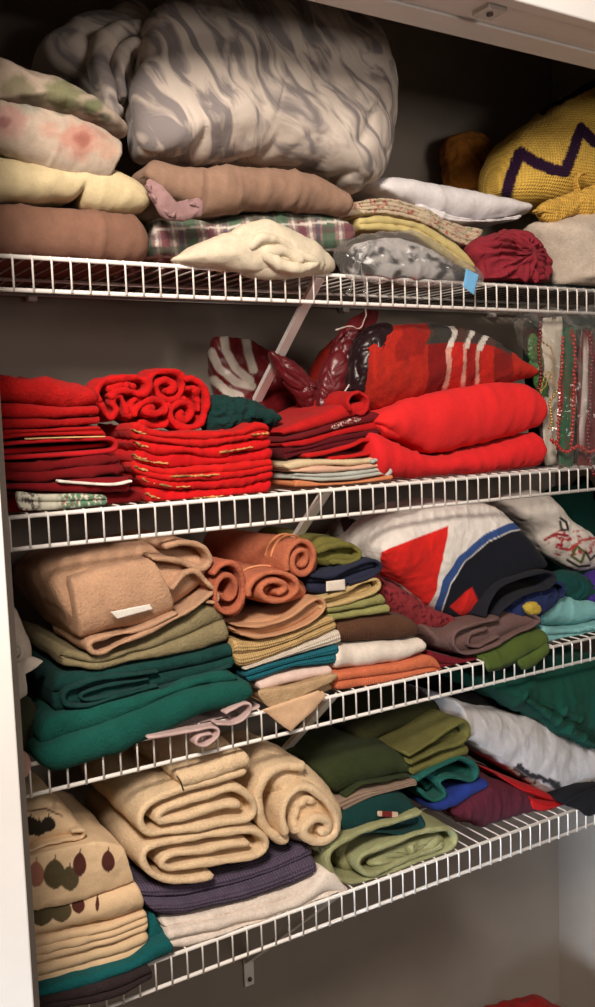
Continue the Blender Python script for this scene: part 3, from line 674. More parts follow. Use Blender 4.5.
thing('folded_tablecloth', 'bright red tablecloth folded thick just under the tartan throw', 'table linen',
      [S([(380, 420), (397, 408), (440, 394), (480, 386), (514, 381), (540, 386), (551, 398)], [(388, 426), (405, 438), (428, 449), (446, 453), (490, 444), (525, 434), (551, 424)], .0, .28, er=.03, n=90, rd=.028),
       S([(379, 424), (400, 424), (420, 430)], [(388, 436), (410, 442), (432, 450)], .012, .1, er=.006)], cloth(BR, 'plain', .05), 2, amp=.003, wr=.002, wsc=.07)
thing('folded_tablecloth', 'bright red tablecloth lying on the wires beneath its thicker match', 'table linen',
      S([(373, 430), (390, 436), (405, 443), (425, 453), (446, 457), (490, 448), (520, 440), (547, 433)], [(382, 478), (420, 477), (470, 474), (500, 471), (549, 466)], .0, .28, er=.02, n=90), cloth((226, 40, 42), 'plain', .05), 2, amp=.003, wr=.003, wsc=.035)
# garlands in the clear bag at the right end
def beads(path, r, yb, mat, name, label, cat_, grp, sp=1.9):
    c = cat(at(path, yb), 400); s = np.r_[0, np.cumsum(np.linalg.norm(np.diff(c, axis=0), axis=1))]
    n = int(s[-1]/(r*sp)); V, F = [], []
    rs = random.Random(len(label))
    for i in range(n):
        x, z = np.interp(i*r*sp, s, c[:, 0]), np.interp(i*r*sp, s, c[:, 1]); b = len(V); y = yb+rs.uniform(-.002, .002)
        for a in range(1, 5):
            for t in range(8):
                th, ph = math.pi*a/5, 2*math.pi*t/8; V.append((x+r*math.sin(th)*math.cos(ph), y+r*math.sin(th)*math.sin(ph), z+r*math.cos(th)))
        for a in range(3):
            for t in range(8): F.append([b+a*8+t, b+(a+1)*8+t, b+(a+1)*8+(t+1) % 8, b+a*8+(t+1) % 8])
        F.append([b+t for t in range(8)]); F.append([b+24+t for t in range(8)][::-1])
    o = mesh_obj(name, V, F, mat); o['label'] = label; o['category'] = cat_; o['group'] = grp; ROOTS.append(o); return o
bead_m = simple('red_bead', (.36, .025, .022), .25); bead_d = simple('dark_red_bead', (.16, .01, .016), .25); gold_m = simple('gold_bead', (.5, .33, .1), .3, metal=.6)
GB = 'bead garlands in the clear bag'
beads([(541, 311), (540, 335), (539, 352), (541, 372), (538, 392)], .0036, .02, bead_d, 'bead_garland', 'dark red bead garland, the one nearest the tartan throw', 'garland', GB)
beads([(563, 338), (562, 360), (560, 385), (559, 420), (557, 455)], .0036, .0, bead_m, 'bead_garland', 'red bead garland along the left edge of the wide green ribbon', 'garland', GB)
beads([(574, 336), (575, 360), (574, 385), (573, 420), (571, 452)], .0038, .0, bead_m, 'bead_garland', 'red bead garland along the right edge of the wide green ribbon', 'garland', GB)
beads([(590, 336), (592, 360), (590, 400), (588, 440), (592, 470), (600, 480)], .0036, .0, bead_d, 'bead_garland', 'dark red bead garland at the far right of the clear bag', 'garland', GB)
beads([(552, 440), (566, 452), (578, 446), (590, 452), (602, 444)], .0038, -.008, bead_m, 'bead_garland', 'red bead garland crossing the bottom of the clear bag', 'garland', GB)
beads([(543, 342), (552, 350), (553, 368), (546, 384), (540, 392), (548, 372), (556, 388)], .0016, .0, gold_m, 'bead_garland', 'thin gold and olive bead string looping over the white card', 'garland', GB)
beads([(556, 392), (550, 404), (552, 420), (548, 432)], .0030, .0, gold_m, 'bead_garland', 'gold bead cluster hanging below the thin looping string', 'garland', GB)
def sequin(q):
    C = np.tile(base((46, 96, 66)), (len(q), 1)); n = qn(q, 5.0, 2); C = mixc(C, (n-.15)*4, (150, 30, 30)); return C
thing('sequin_ribbon', 'wide green and red sequin ribbon hanging between red beads', 'ribbon', S([(562, 328), (576, 326)], [(559, 470), (573, 466)], .008, .004, n=60, nt=4), cloth((1, 1, 1), 'satin', painted=True), 2, amp=.002, sc=.015, paint=sequin)
thing('sequin_ribbon', 'red and green sequin ribbon at the far right edge of the bead bag', 'ribbon', S([(580, 330), (598, 328)], [(577, 474), (600, 470)], .012, .004, n=60, nt=4), cloth((1, 1, 1), 'satin', painted=True), 2, amp=.002, sc=.015, paint=lambda q: mixc(mixc(np.tile(base((110, 22, 28)), (len(q), 1)), (qn(q, 6., 4)-.1)*4, (50, 100, 80)), (3.0-px_poly_dist(q, [(586, 340), (585, 385), (582, 430)])), (220, 200, 190)))
thing('sequin_ribbon', 'short green sequin ribbon beside the tip of the tartan throw', 'ribbon', L([(532, 335), (540, 345), (542, 375), (548, 392), (541, 398), (533, 372), (528, 350)], .03, .006, .006), cloth((60, 104, 56), 'satin', .4), 2, amp=.002, crumple=.003, csc=.015)
thing('felt_cloth', 'dark green felt cloth standing behind the bead garlands', 'cloth', S([(528, 322), (560, 318), (610, 316)], [(538, 468), (570, 470), (610, 468)], .06, .02, n=60, er=.004), cloth((26, 44, 36), 'plain'), 2, amp=.003, wr=.002)
thing('garland_card', 'white card backing the bead garlands, right of the red tablecloths', 'card', S([(541, 318), (562, 316)], [(544, 466), (556, 464)], .028, .003, n=40, nt=4), cloth((214, 198, 178), 'plain', .08), 2, amp=.002, sc=.06)
thing('plastic_bag', 'clear plastic bag of bead garlands at the right end of second shelf', 'bag',
      L([(520, 318), (545, 309), (575, 312), (597, 308), (615, 330), (612, 420), (606, 476), (580, 472), (556, 468), (548, 440), (548, 380), (530, 340)], .012, .034, .04, flat=4, nr=30), plastic_t, 2, amp=.003, crumple=.005, csc=.04)
# ================================================================== SHELF 3
o = thing('rolled_towel', 'white towel rolled up at the far left end of the third shelf', 'towel',
      [L([(-8, 612), (12, 606), (23, 628), (29, 648), (27, 664), (10, 672), (-8, 660)], .06, .045, .1), R(spiral(15, 653, 10, 12, 2.2, 1.0, .15), 3.2, .008, .05),
       L([(18, 655), (44, 661), (25, 667), (28, 694), (8, 698), (2, 670)], .03, .008, .03, flat=5)], cloth((206, 190, 172), 'plain'), 3, amp=.002, wr=.001)
thing('bundled_cloth', 'dark olive cloth bundled below the white rolled towel', 'cloth', L([(5, 700), (22, 694), (36, 705), (42, 728), (36, 752), (28, 772), (0, 772)], .07, .04, .08), cloth((56, 56, 38), 'terry'), 3, amp=.003, crumple=.002)
thing('folded_washcloth', 'small pink washcloth at the left corner of the third shelf lip', 'washcloth', L([(17, 752), (27, 753), (31, 764), (26, 777), (17, 777)], .0, .010, .02), cloth((206, 158, 140), 'terry'), 3, amp=.002)
TAN = (204, 158, 124)
o = thing('folded_towel', 'tan towel with a white tag, folded atop the sage green towel', 'towel',
      [S([(50, 580), (75, 564), (110, 554), (160, 546), (195, 542), (207, 552)], [(77, 638), (96, 647), (125, 638), (160, 625), (185, 609), (208, 590)], .02, .25, er=.018, n=90),
       S([(72, 580), (110, 568), (156, 559)], [(80, 640), (105, 634), (140, 628), (178, 612)], .002, .06, er=.006, n=60),
       R([(180, 613), (140, 630), (105, 638), (90, 643), (92, 652), (104, 653), (125, 643), (155, 629), (192, 610), (214, 592)], 4.5, .0, .16, jit=.003),
       R([(152, 558), (182, 562), (202, 569), (211, 560), (203, 547), (184, 543), (165, 547)], 6, .006, .18),
       R([(172, 590), (184, 576), (196, 572), (208, 584), (217, 594), (216, 602), (206, 602)], 4.5, .004, .18)], cloth(TAN, 'terry'), 3, amp=.003, sc=.05)
thing('tag', 'white tag', None, [L([(110, 612), (150, 604), (153, 609), (117, 619)], -.008, .001, .001, flat=8, nr=5, sharp=True)], cloth((238, 226, 212), 'plain', .05), None, amp=.0004, parent=o)
thing('folded_towel', 'sage green towel folded under the tan towel with the tag', 'towel',
      S([(64, 648), (96, 656), (130, 647), (170, 628), (200, 608), (219, 600)], [(60, 668), (100, 670), (150, 660), (200, 650), (231, 640)], .012, .26, layers=2, er=.012), cloth((150, 134, 98), 'terry'), 3, amp=.003)
thing('folded_towel', 'dark green towel with looping embossed border, under the sage towel', 'towel',
      [S([(55, 674), (100, 671), (150, 662), (200, 652), (234, 644)], [(52, 714), (100, 704), (150, 691), (200, 679), (236, 668)], .014, .26, layers=2),
       R([(160, 672), (110, 678), (84, 684), (66, 692), (66, 704), (86, 706), (120, 696), (160, 686)], 3.6, .004, .05), R([(150, 679), (110, 686), (84, 694), (86, 700), (110, 696), (150, 686)], 3, .006, .05), R([(160, 690), (190, 681), (232, 666)], 3.2, .006, .05)], cloth((24, 66, 60), 'terry', .25), 3, amp=.002)
thing('folded_towel', 'large teal green bath towel at the bottom of the left towel pile', 'towel',
      [S([(40, 726), (60, 716), (100, 706), (160, 691), (220, 671), (240, 676)], [(40, 750), (70, 738), (100, 729), (140, 712), (190, 690), (240, 682)], -.004, .28, er=.018),
       S([(38, 750), (70, 738), (100, 729), (140, 713), (190, 692), (240, 682), (256, 684)], [(38, 765), (58, 775), (90, 768), (150, 744), (200, 719), (254, 702)], -.02, .3, er=.016, rd=.02)], cloth((24, 88, 76), 'terry'), 3, amp=.003)
thing('folded_cloth', 'pinkish white cloth spilling in an S fold over the third shelf lip', 'cloth',
      [S([(150, 741), (200, 727), (240, 713), (260, 705)], [(150, 746), (200, 733), (240, 719), (258, 711)], .004, .2), R([(148, 738), (185, 733), (214, 728), (218, 735), (207, 746), (197, 744), (200, 737), (213, 734)], 3.2, -.024, .022), R([(216, 724), (236, 724), (250, 714), (250, 704), (240, 706), (226, 714)], 2.6, -.024, .02)],
      cloth((208, 176, 168), 'plain'), 3, amp=.0012)
ORG = (204, 116, 82)
o = thing('rolled_towel', 'orange rolled towel perched on top of two other orange rolls', 'towel',
      [R(spiral(303, 560, 16, 22, 1.9, 2.4, .2, .2), 6.5, .004, .24, shear=-.12), L([(290, 545), (300, 540), (314, 548), (316, 566), (306, 576), (292, 568)], .03, .012, .16, shear=-.12)], cloth(ORG, 'terry'), 3, amp=.002, group='orange rolled towels')
thing('woven_band', 'pale woven stripe', None, [shift(R(spiral(303, 560, 17.6, 23.6, .62, 3.0, 1.0, .2), 2.2, .004, .004, n=80, jit=0), -.12*.035, .035), shift(R(spiral(303, 560, 17.6, 23.6, .62, 3.0, 1.0, .2), 2.0, .004, .003, n=80, jit=0), -.12*.05, .05)], cloth((226, 150, 100), 'fleece', .3), None, amp=.0004, parent=o)
o = thing('rolled_towel', 'orange rolled towel with wide oval end, under the topmost roll', 'towel',
      [R(spiral(277, 589, 29, 19, 1.8, 2.8, .22, -.08), 7, .0, .24, shear=-.1), L([(255, 580), (275, 574), (300, 580), (300, 596), (270, 603), (255, 596)], .05, .03, .16, shear=-.1, flat=3)], cloth((210, 122, 86), 'terry'), 3, amp=.002, group='orange rolled towels')
thing('woven_band', 'pale woven stripe', None, [shift(R(spiral(277, 589, 30.4, 20.4, .55, 3.2, 1.0, -.08), 2.2, .0, .004, n=80, jit=0), -.1*.04, .04)], cloth((228, 156, 108), 'fleece', .3), None, amp=.0004, parent=o)
thing('rolled_towel', 'orange rolled towel standing tall beside the tan towel with tag', 'towel',
      [R(spiral(229, 591, 19, 30, 1.9, 3.6, .2, .12), 6, .002, .22, shear=-.08), L([(218, 578), (228, 566), (242, 578), (238, 606), (226, 616), (217, 600)], .06, .035, .14, flat=3)], cloth((196, 108, 78), 'terry'), 3, amp=.0025, group='orange rolled towels')
thing('folded_towel', 'peach towel under the orange rolls', 'towel',
      [S([(234, 628), (260, 620), (290, 614), (310, 602), (318, 600)], [(236, 634), (262, 638), (290, 632), (312, 620), (325, 608)], .012, .24), R([(236, 626), (262, 626), (290, 618), (308, 604), (320, 599), (326, 606), (318, 617), (292, 631), (262, 637), (240, 634)], 3, .0, .2)], cloth((204, 150, 110), 'plain'), 3, amp=.002)
WF = 'waffle towels under the orange rolls'
thing('folded_towel', 'tan waffle weave towel just below the peach towel', 'towel', S([(232, 640), (262, 641), (292, 634), (315, 622), (334, 615)], [(238, 668), (255, 664), (300, 646), (338, 630)], .006, .25, layers=2, n=80), cloth((206, 168, 112), 'waffle'), 3, amp=.002, group=WF)
thing('folded_towel', 'white waffle weave towel between the tan and the teal ones', 'towel', S([(245, 668), (262, 662), (300, 647), (338, 631)], [(246, 671), (270, 663), (300, 655), (340, 643)], .004, .25, n=80), cloth((226, 208, 186), 'waffle'), 3, amp=.0018, group=WF)
thing('folded_towel', 'teal waffle weave towel under the white one', 'towel', S([(246, 672), (270, 664), (300, 656), (338, 645)], [(248, 683), (270, 677), (295, 668), (336, 664)], .004, .25, layers=2, n=80), cloth((30, 104, 116), 'waffle'), 3, amp=.0018, group=WF)
thing('folded_cloth', 'white and pink cloth folded under the teal waffle towel', 'cloth', S([(258, 684), (285, 674), (330, 666)], [(262, 692), (300, 682), (332, 676)], .004, .22), cloth((232, 200, 184), 'plain'), 3, amp=.002)
thing('folded_cloth', 'tan cloth with a drooping front flap under the pink and white one', 'cloth', [S([(262, 693), (300, 683), (333, 677)], [(270, 708), (300, 703), (336, 688)], .01, .22, layers=2), L([(259, 692), (290, 686), (318, 678), (336, 674), (330, 682), (300, 698), (274, 709)], -.006, .006, .02, flat=6)], cloth((208, 170, 128), 'terry'), 3, amp=.002)
thing('folded_napkin', 'pale peach napkin whose corner hangs over the third shelf lip', 'napkin', [L([(262, 710), (288, 701), (318, 691), (325, 696), (312, 712), (291, 731)], -.012, .003, .003, flat=7, sharp=True), S([(272, 706), (300, 700), (322, 692)], [(274, 712), (300, 706), (324, 697)], -.004, .15)], cloth((228, 184, 144), 'plain'), 3, amp=.0016, over=.002)
K4 = 'cloths in the pile topped by the olive washcloth'
thing('folded_washcloth', 'olive green washcloth, topmost of the pile beside the orange rolls', 'washcloth', [S([(312, 547), (322, 537), (340, 538), (358, 547)], [(316, 566), (335, 567), (358, 562)], .03, .2, layers=2), R([(318, 552), (335, 546), (352, 546), (361, 553), (354, 562), (334, 563)], 6, .02, .16)], cloth((124, 116, 56), 'terry'), 3, amp=.003, group=K4)
o = thing('folded_cloth', 'navy cloth with a white tag, second from top of the pile', 'cloth', [S([(309, 574), (330, 570), (355, 563), (376, 560)], [(309, 594), (330, 594), (350, 588), (379, 574)], .014, .22, layers=2), R([(312, 576), (332, 576), (356, 566), (374, 561), (381, 568), (372, 577), (350, 584)], 4, .006, .18)], cloth((44, 46, 66), 'terry'), 3, amp=.002, group=K4)
thing('tag', 'white tag', None, L([(326, 581.5), (345, 579), (345.5, 590), (326, 591.5)], .002, .0012, .0012, flat=8, nr=5, sharp=True), cloth((238, 220, 200), 'plain', .05), None, amp=.0004, parent=o)
thing('folded_cloth', 'cream cloth with a looped right end under the navy cloth', 'cloth', [R([(318, 600), (345, 592), (366, 582), (378, 580), (380, 588), (366, 596), (340, 604), (320, 608)], 4.5, .006, .2), S([(316, 600), (345, 594), (370, 584)], [(318, 605), (345, 600), (372, 590)], .02, .2)], cloth((214, 180, 122), 'terry'), 3, amp=.002, group=K4)
thing('folded_washcloth', 'light green washcloth right under the cream looped cloth', 'washcloth', S([(326, 608), (350, 603), (382, 594)], [(328, 614), (360, 609), (387, 604)], .008, .2), cloth((158, 152, 92), 'terry'), 3, amp=.002, group=K4)
thing('folded_washcloth', 'light green washcloth resting on the brown ribbed towel', 'washcloth', S([(330, 615), (360, 610), (388, 605)], [(334, 621), (362, 617), (388, 613)], .008, .2), cloth((164, 158, 96), 'terry'), 3, amp=.002, group=K4)
thing('folded_towel', 'brown ribbed towel on top of the white towel', 'towel', S([(338, 623), (365, 618), (392, 615), (414, 617)], [(339, 644), (370, 643), (400, 641), (424, 637)], .006, .24, er=.014, n=80), cloth((96, 62, 44), 'rib'), 3, amp=.002, group=K4)
thing('folded_towel', 'white towel between the brown ribbed and the coral towel', 'towel', S([(337, 646), (370, 644), (400, 642), (426, 639)], [(335, 671), (365, 668), (400, 663), (428, 654)], .002, .24, er=.014), cloth((238, 220, 202), 'plain'), 3, amp=.003, group=K4)
thing('folded_towel', 'coral orange ribbed towel lying on the wires under the white one', 'towel', S([(334, 674), (370, 668), (400, 663), (430, 656), (440, 664)], [(335, 691), (370, 687), (410, 682), (445, 677)], .0, .24, layers=2, er=.014, n=80), cloth((218, 116, 78), 'rib'), 3, amp=.002, group=K4)
def lace(q):
    C = np.tile(base((142, 48, 52)), (len(q), 1)); return mixc(C, (qn(q, 3.)-.1)*3, (84, 20, 30))
thing('folded_cloth', 'dark rose patterned cloth peeking out below the red, white and navy towel', 'cloth', S([(384, 575), (410, 590), (440, 608), (462, 618)], [(386, 606), (405, 622), (425, 634), (452, 632)], .04, .16, n=140, nf=24), cloth((1, 1, 1), 'plain', painted=True), 3, amp=.003, paint=lace)
def swirl(q):
    C = np.tile(base((168, 158, 148)), (len(q), 1))
    for pl, w, c in (([(352, 522), (362, 528), (374, 526), (380, 520)], 4, (24, 22, 24)), ([(360, 530), (368, 535), (378, 534)], 2.4, (24, 22, 24)), ([(392, 514), (398, 522), (394, 530), (388, 526)], 2, (150, 120, 50)), ([(404, 508), (390, 518), (384, 530)], 1.8, (120, 96, 44)), ([(340, 545), (360, 556), (384, 560)], 7, (80, 20, 24)), ([(345, 520), (352, 540), (362, 548)], 5, (60, 30, 32))):
        C = mixc(C, w-px_poly_dist(q, pl)+.5, c)
    return C
thing('printed_towel', 'white towel with bold black swirl print in shadow behind the olive washcloth', 'towel', L([(335, 532), (350, 516), (385, 508), (408, 512), (405, 545), (384, 566), (360, 556), (345, 552)], .17, .04, .08, nr=40, na=150), cloth((1, 1, 1), 'plain', painted=True), 3, amp=.003, paint=swirl)
def flag(q):
    C = np.tile(base((232, 220, 208)), (len(q), 1))
    arc = [(440, 640), (438, 610), (446, 582), (462, 558), (485, 538), (510, 527), (532, 523), (552, 520)]
    C = mixc(C, soft(q, [(380, 552), (410, 540), (447, 526), (442, 560), (436, 590), (428, 605), (400, 585), (380, 575)])*1., (216, 38, 32))
    navy = soft(q, arc+[(620, 520), (620, 660)])
    C = mixc(C, navy*1., (24, 25, 34))
    d = px_poly_dist(q, arc); C = mixc(C, (4.2-d), (52, 78, 132)); C = mixc(C, (1.0-np.abs(d-4.4)), (232, 224, 216))
    C = mixc(C, soft(q, [(450, 606), (472, 587), (484, 618), (470, 624)])*1., (216, 38, 32))
    C = mixc(C, soft(q, [(488, 505), (500, 501), (530, 513), (520, 516), (500, 511)])*1., (206, 160, 60))
    return C
thing('printed_towel', 'red, white and navy towel with blue curved stripe, draped over the rose cloth', 'towel',
      [S([(384, 546), (400, 528), (430, 513), (470, 503), (506, 507), (530, 528), (550, 558)], [(385, 562), (402, 582), (424, 598), (446, 612), (472, 622), (492, 610), (514, 590), (546, 572)], .02, .21, n=400, nt=100, nf=100, er=.008, rd=.045)], cloth((1, 1, 1), 'plain', .06, painted=True), 3, amp=.003, wr=.0012, paint=flag)
thing('folded_shirt', 'black cloth with an open fold at the corner of the red, white and navy towel', 'cloth', R([(486, 618), (489, 603), (503, 586), (528, 576), (548, 572), (556, 578), (548, 588), (522, 596), (506, 608), (498, 617)], 3.8, .004, .14), cloth((34, 34, 40), 'plain'), 3, amp=.0016)
thing('folded_shirt', 'navy blue cloth with yellow bits stuffed beside the black fold', 'cloth', [R([(512, 604), (530, 592), (548, 586), (562, 584), (566, 594), (552, 602), (534, 610)], 6, .02, .12), L([(508, 608), (530, 594), (552, 588), (558, 600), (540, 612), (516, 618)], .03, .015, .06)], cloth((36, 46, 84), 'plain'), 3, amp=.003, crumple=.003, csc=.02)
thing('folded_cloth', 'small yellow cloth scrap poking from the navy cloth', 'cloth', L([(526, 607), (531, 603), (537, 604), (540, 609), (536, 614), (529, 613)], .008, .008, .012, flat=3), cloth((190, 158, 62), 'plain'), 3, amp=.002, crumple=.0015, csc=.01)
def doodle(q):
    C = np.tile(base((222, 208, 194)), (len(q), 1))
    C = mixc(C, np.clip((qn(q, 5., 3)+.0)*3, 0, 1)*inside(q, [(546, 540), (560, 530), (585, 530), (600, 545), (590, 555), (555, 556)]), (172, 48, 56))
    for pl, c in (([(560, 518), (566, 522), (568, 530), (562, 530), (560, 522)], (40, 40, 40)), ([(575, 545), (584, 552), (580, 562), (572, 556), (576, 548)], (90, 100, 50)), ([(560, 548), (570, 550), (582, 540), (596, 538)], (190, 60, 60)), ([(585, 552), (590, 560), (596, 556)], (40, 40, 40)), ([(545, 540), (556, 534), (568, 536)], (150, 40, 50)), ([(568, 560), (578, 566), (590, 566)], (50, 50, 44))):
        C = mixc(C, 1.8-px_poly_dist(q, pl), c)
    return C
thing('printed_cloth', 'white cloth with red and black doodle print behind the striped towel', 'cloth', L([(500, 500), (525, 490), (548, 496), (570, 520), (600, 542), (606, 562), (580, 571), (560, 562), (542, 550), (526, 526)], .10, .035, .10, nr=40, na=180), cloth((1, 1, 1), 'plain', painted=True), 3, amp=.003, wr=.001, paint=doodle)
thing('bundled_cloth', 'dark green cloth piled at the back right of the third shelf', 'cloth', L([(545, 498), (580, 486), (640, 484), (650, 600), (600, 640), (560, 630), (552, 560)], .26, .05, .06, nr=30), cloth((18, 62, 54), 'plain'), 3, amp=.004, crumple=.006, csc=.05)
thing('folded_cloth', 'dark green cloth bunched above the aqua towel', 'cloth', L([(552, 580), (566, 572), (584, 578), (596, 592), (575, 604), (556, 598)], .07, .03, .06), cloth((20, 64, 60), 'plain'), 3, amp=.002, crumple=.003, csc=.02)
thing('folded_cloth', 'purple cloth above the right end of the aqua towel', 'cloth', L([(578, 596), (586, 582), (604, 570), (625, 575), (620, 604), (592, 604)], .06, .03, .06), cloth((70, 44, 128), 'plain'), 3, amp=.003)
thing('folded_towel', 'aqua towel lying at the right end of the third shelf', 'towel', [S([(546, 604), (556, 594), (575, 597), (605, 604)], [(543, 626), (560, 628), (585, 626), (606, 620)], .03, .2, er=.012), S([(543, 627), (560, 629), (585, 627), (606, 621)], [(541, 643), (570, 641), (606, 637)], .02, .2, layers=2)], cloth((128, 180, 176), 'plain'), 3, amp=.003, wr=.002)
thing('folded_blanket', 'grey brown fleece blanket folded below the rose patterned cloth', 'blanket', [S([(428, 626), (450, 630), (480, 622), (512, 613), (536, 615)], [(440, 650), (465, 657), (490, 649), (514, 638), (538, 626)], .012, .2, er=.014), R([(500, 618), (476, 624), (458, 632), (455, 645), (466, 654), (490, 648), (518, 634), (540, 622), (534, 614)], 4.2, .002, .16), R([(488, 628), (472, 634), (468, 644), (478, 646), (500, 636)], 3.6, .004, .14)], cloth((112, 84, 78), 'fleece'), 3, amp=.002)
thing('folded_cloth', 'maroon cloth lying on the wires under the grey brown blanket', 'cloth', S([(430, 652), (445, 656), (465, 660), (490, 654)], [(436, 674), (455, 672), (475, 670), (494, 666)], .01, .2, layers=2), cloth((116, 24, 36), 'plain'), 3, amp=.002, wr=.002)
thing('folded_cloth', 'olive green cloth draping over the third shelf lip', 'cloth', [S([(484, 657), (505, 648), (530, 636), (548, 630)], [(490, 680), (510, 676), (530, 664), (548, 650)], -.008, .2, er=.008), S([(518, 660), (535, 652), (549, 642)], [(524, 672), (538, 668), (549, 656)], -.014, .05)], cloth((76, 90, 38), 'plain'), 3, amp=.002, wr=.0015)

# ================================================================== SHELF 4
LB = (230, 194, 152)
def leaf_fn(leaves):
    def f(q):
        C = np.tile(base(LB), (len(q), 1))
        for x, y, r, ry, c in leaves:
            dx, dy = (q[:, 0]-x)/r, (q[:, 1]-y)/ry
            w = np.clip(1-dy*dy, 0, 1)**.62*(1.0+.12*dy)
            C = mixc(C, ((w-np.abs(dx))*9)*(np.abs(dy) < 1), c)
            C = mixc(C, 1.1-px_poly_dist(q, [(x, y-ry*.85), (x+.6, y-ry*1.25)]), c)
        return C
    return f
OL, PK, BRN = (88, 76, 52), (164, 108, 88), (84, 44, 36)
LG = 'beige leaf print linens at the left of the lowest shelf'
thing('leaf_print_linen', 'beige linen with dark leaves, the small fold topmost of the leaf print pile', 'table linen', [S([(22, 814), (40, 809), (60, 808), (74, 817), (86, 832)], [(22, 854), (50, 848), (86, 839)], .03, .22, n=150, nf=36, nt=30, rd=.03), R([(28, 852), (45, 846), (70, 840), (83, 838), (84, 831), (72, 832)], 3, .018, .16)], cloth((1, 1, 1), 'plain', .06, painted=True), 4, amp=.002, wr=.001,
      paint=lambda q: mixc(leaf_fn([(30, 826, 12, 9, (48, 40, 32)), (48, 824, 8, 8, (48, 40, 32)), (38, 828, 9, 8, (48, 40, 32))])(q), 1.3-px_poly_dist(q, [(24, 812), (45, 809), (62, 816)]), (84, 44, 36)), group=LG)
thing('leaf_print_linen', 'beige linen with pink, olive and brown leaves across its front', 'table linen', [S([(22, 860), (60, 851), (100, 843), (122, 848)], [(26, 914), (70, 905), (110, 893), (134, 883)], .002, .24, n=190, nf=50, er=.004, rd=.008)], cloth((1, 1, 1), 'plain', .06, painted=True), 4, amp=.002, wr=.001,
      paint=leaf_fn([(36, 874, 9, 13, PK), (55, 874, 12, 15, OL), (70, 878, 10, 12, OL), (80, 864, 7, 12, BRN), (108, 861, 7, 11, BRN)]), group=LG)
thing('leaf_print_linen', 'beige linen with a row of dark leaf tops along its upper edge', 'table linen', S([(24, 915), (70, 906), (110, 894), (136, 885)], [(28, 941), (70, 932), (110, 925), (145, 911)], .0, .24, n=190, nf=40, er=.005, layers=1), cloth((1, 1, 1), 'plain', .06, painted=True), 4, amp=.002, wr=.001,
      paint=leaf_fn([(40, 912, 14, 14, OL), (60, 910, 12, 12, OL), (78, 905, 7, 9, BRN), (97, 904, 2, 8, BRN)]), group=LG)
LBm = cloth(LB, 'plain', .06)
thing('leaf_print_linen', 'plain beige linen of thin layers below the leaf prints', 'table linen', S([(28, 942), (70, 933), (110, 926), (146, 912)], [(32, 966), (80, 954), (120, 943), (147, 932)], .0, .24, layers=3, er=.01), LBm, 4, amp=.002, wr=.0015, group=LG)
thing('leaf_print_linen', 'plain beige linen resting on the teal towel, bottom of the leaf print pile', 'table linen', S([(32, 967), (80, 955), (120, 944), (147, 933)], [(34, 990), (80, 978), (120, 966), (147, 952)], .002, .24, layers=2, er=.01), cloth((224, 190, 148), 'plain', .06), 4, amp=.002, wr=.0015, group=LG)
thing('folded_towel', 'teal towel poking out to the right beneath the leaf print linens', 'towel', [S([(34, 991), (90, 976), (130, 964), (150, 950), (170, 941)], [(34, 999), (100, 985), (140, 970), (174, 955)], -.018, .26), S([(148, 930), (156, 918), (162, 926), (172, 940)], [(149, 950), (155, 950), (163, 948), (173, 952)], .01, .16)], cloth((22, 96, 96), 'terry'), 4, amp=.002)
thing('folded_towel', 'dark charcoal towel lying on the wires under the teal towel', 'towel', S([(34, 1001), (90, 989), (125, 978), (149, 969)], [(34, 1014), (90, 1006), (125, 996), (152, 980)], -.026, .26, layers=2), cloth((54, 42, 42), 'terry'), 4, amp=.002)
CR = (250, 214, 170)
CW = 'cream bath towels on the lowest shelf'
CRm = cloth(CR, 'terry', .06)
o = thing('folded_towel', 'cream towel with a flap on top, upper of two folded beside the cream roll', 'towel',
      [R([(250, 772), (215, 781), (180, 791), (152, 803), (142, 819), (150, 834), (175, 832), (215, 825), (250, 819), (254, 803), (236, 789), (212, 795), (176, 806), (160, 814), (162, 822), (186, 817), (224, 806), (242, 806)], 8.4, .004, .26, er=None) if False else
       R([(250, 772), (215, 781), (180, 791), (152, 803), (142, 819), (150, 834), (175, 832), (215, 825), (250, 819), (254, 803), (236, 789), (212, 795), (176, 806), (160, 814), (162, 822), (186, 817), (224, 806), (242, 806)], 8.4, .004, .26),
       S([(178, 775), (210, 765), (245, 752), (249, 755)], [(184, 791), (215, 781), (248, 768), (250, 766)], .0, .2, er=.006),
       S([(160, 800), (185, 793), (220, 786), (248, 792)], [(156, 828), (185, 825), (215, 820), (248, 813)], .03, .22)], CRm, 4, amp=.0025, group=CW)
thing('hem_stitch', 'dark hem stitching', None, R([(177, 776), (181, 782), (184, 791)], 1.2, -.003, .004, n=30, jit=0), cloth((70, 60, 50), 'plain'), None, amp=.0003, parent=o)
thing('folded_towel', 'cream towel folded in a flat coil on the purple knit blanket', 'towel',
      [R([(216, 877), (182, 882), (156, 877), (144, 862), (150, 848), (185, 841), (225, 834), (254, 832), (267, 842), (261, 855), (235, 861), (200, 865), (172, 870), (162, 864), (172, 856), (200, 852), (234, 846), (252, 844)], 7.6, .002, .26),
       S([(158, 852), (190, 846), (230, 840), (258, 840)], [(160, 876), (190, 870), (230, 862), (258, 852)], .03, .22)], CRm, 4, amp=.0025, group=CW)
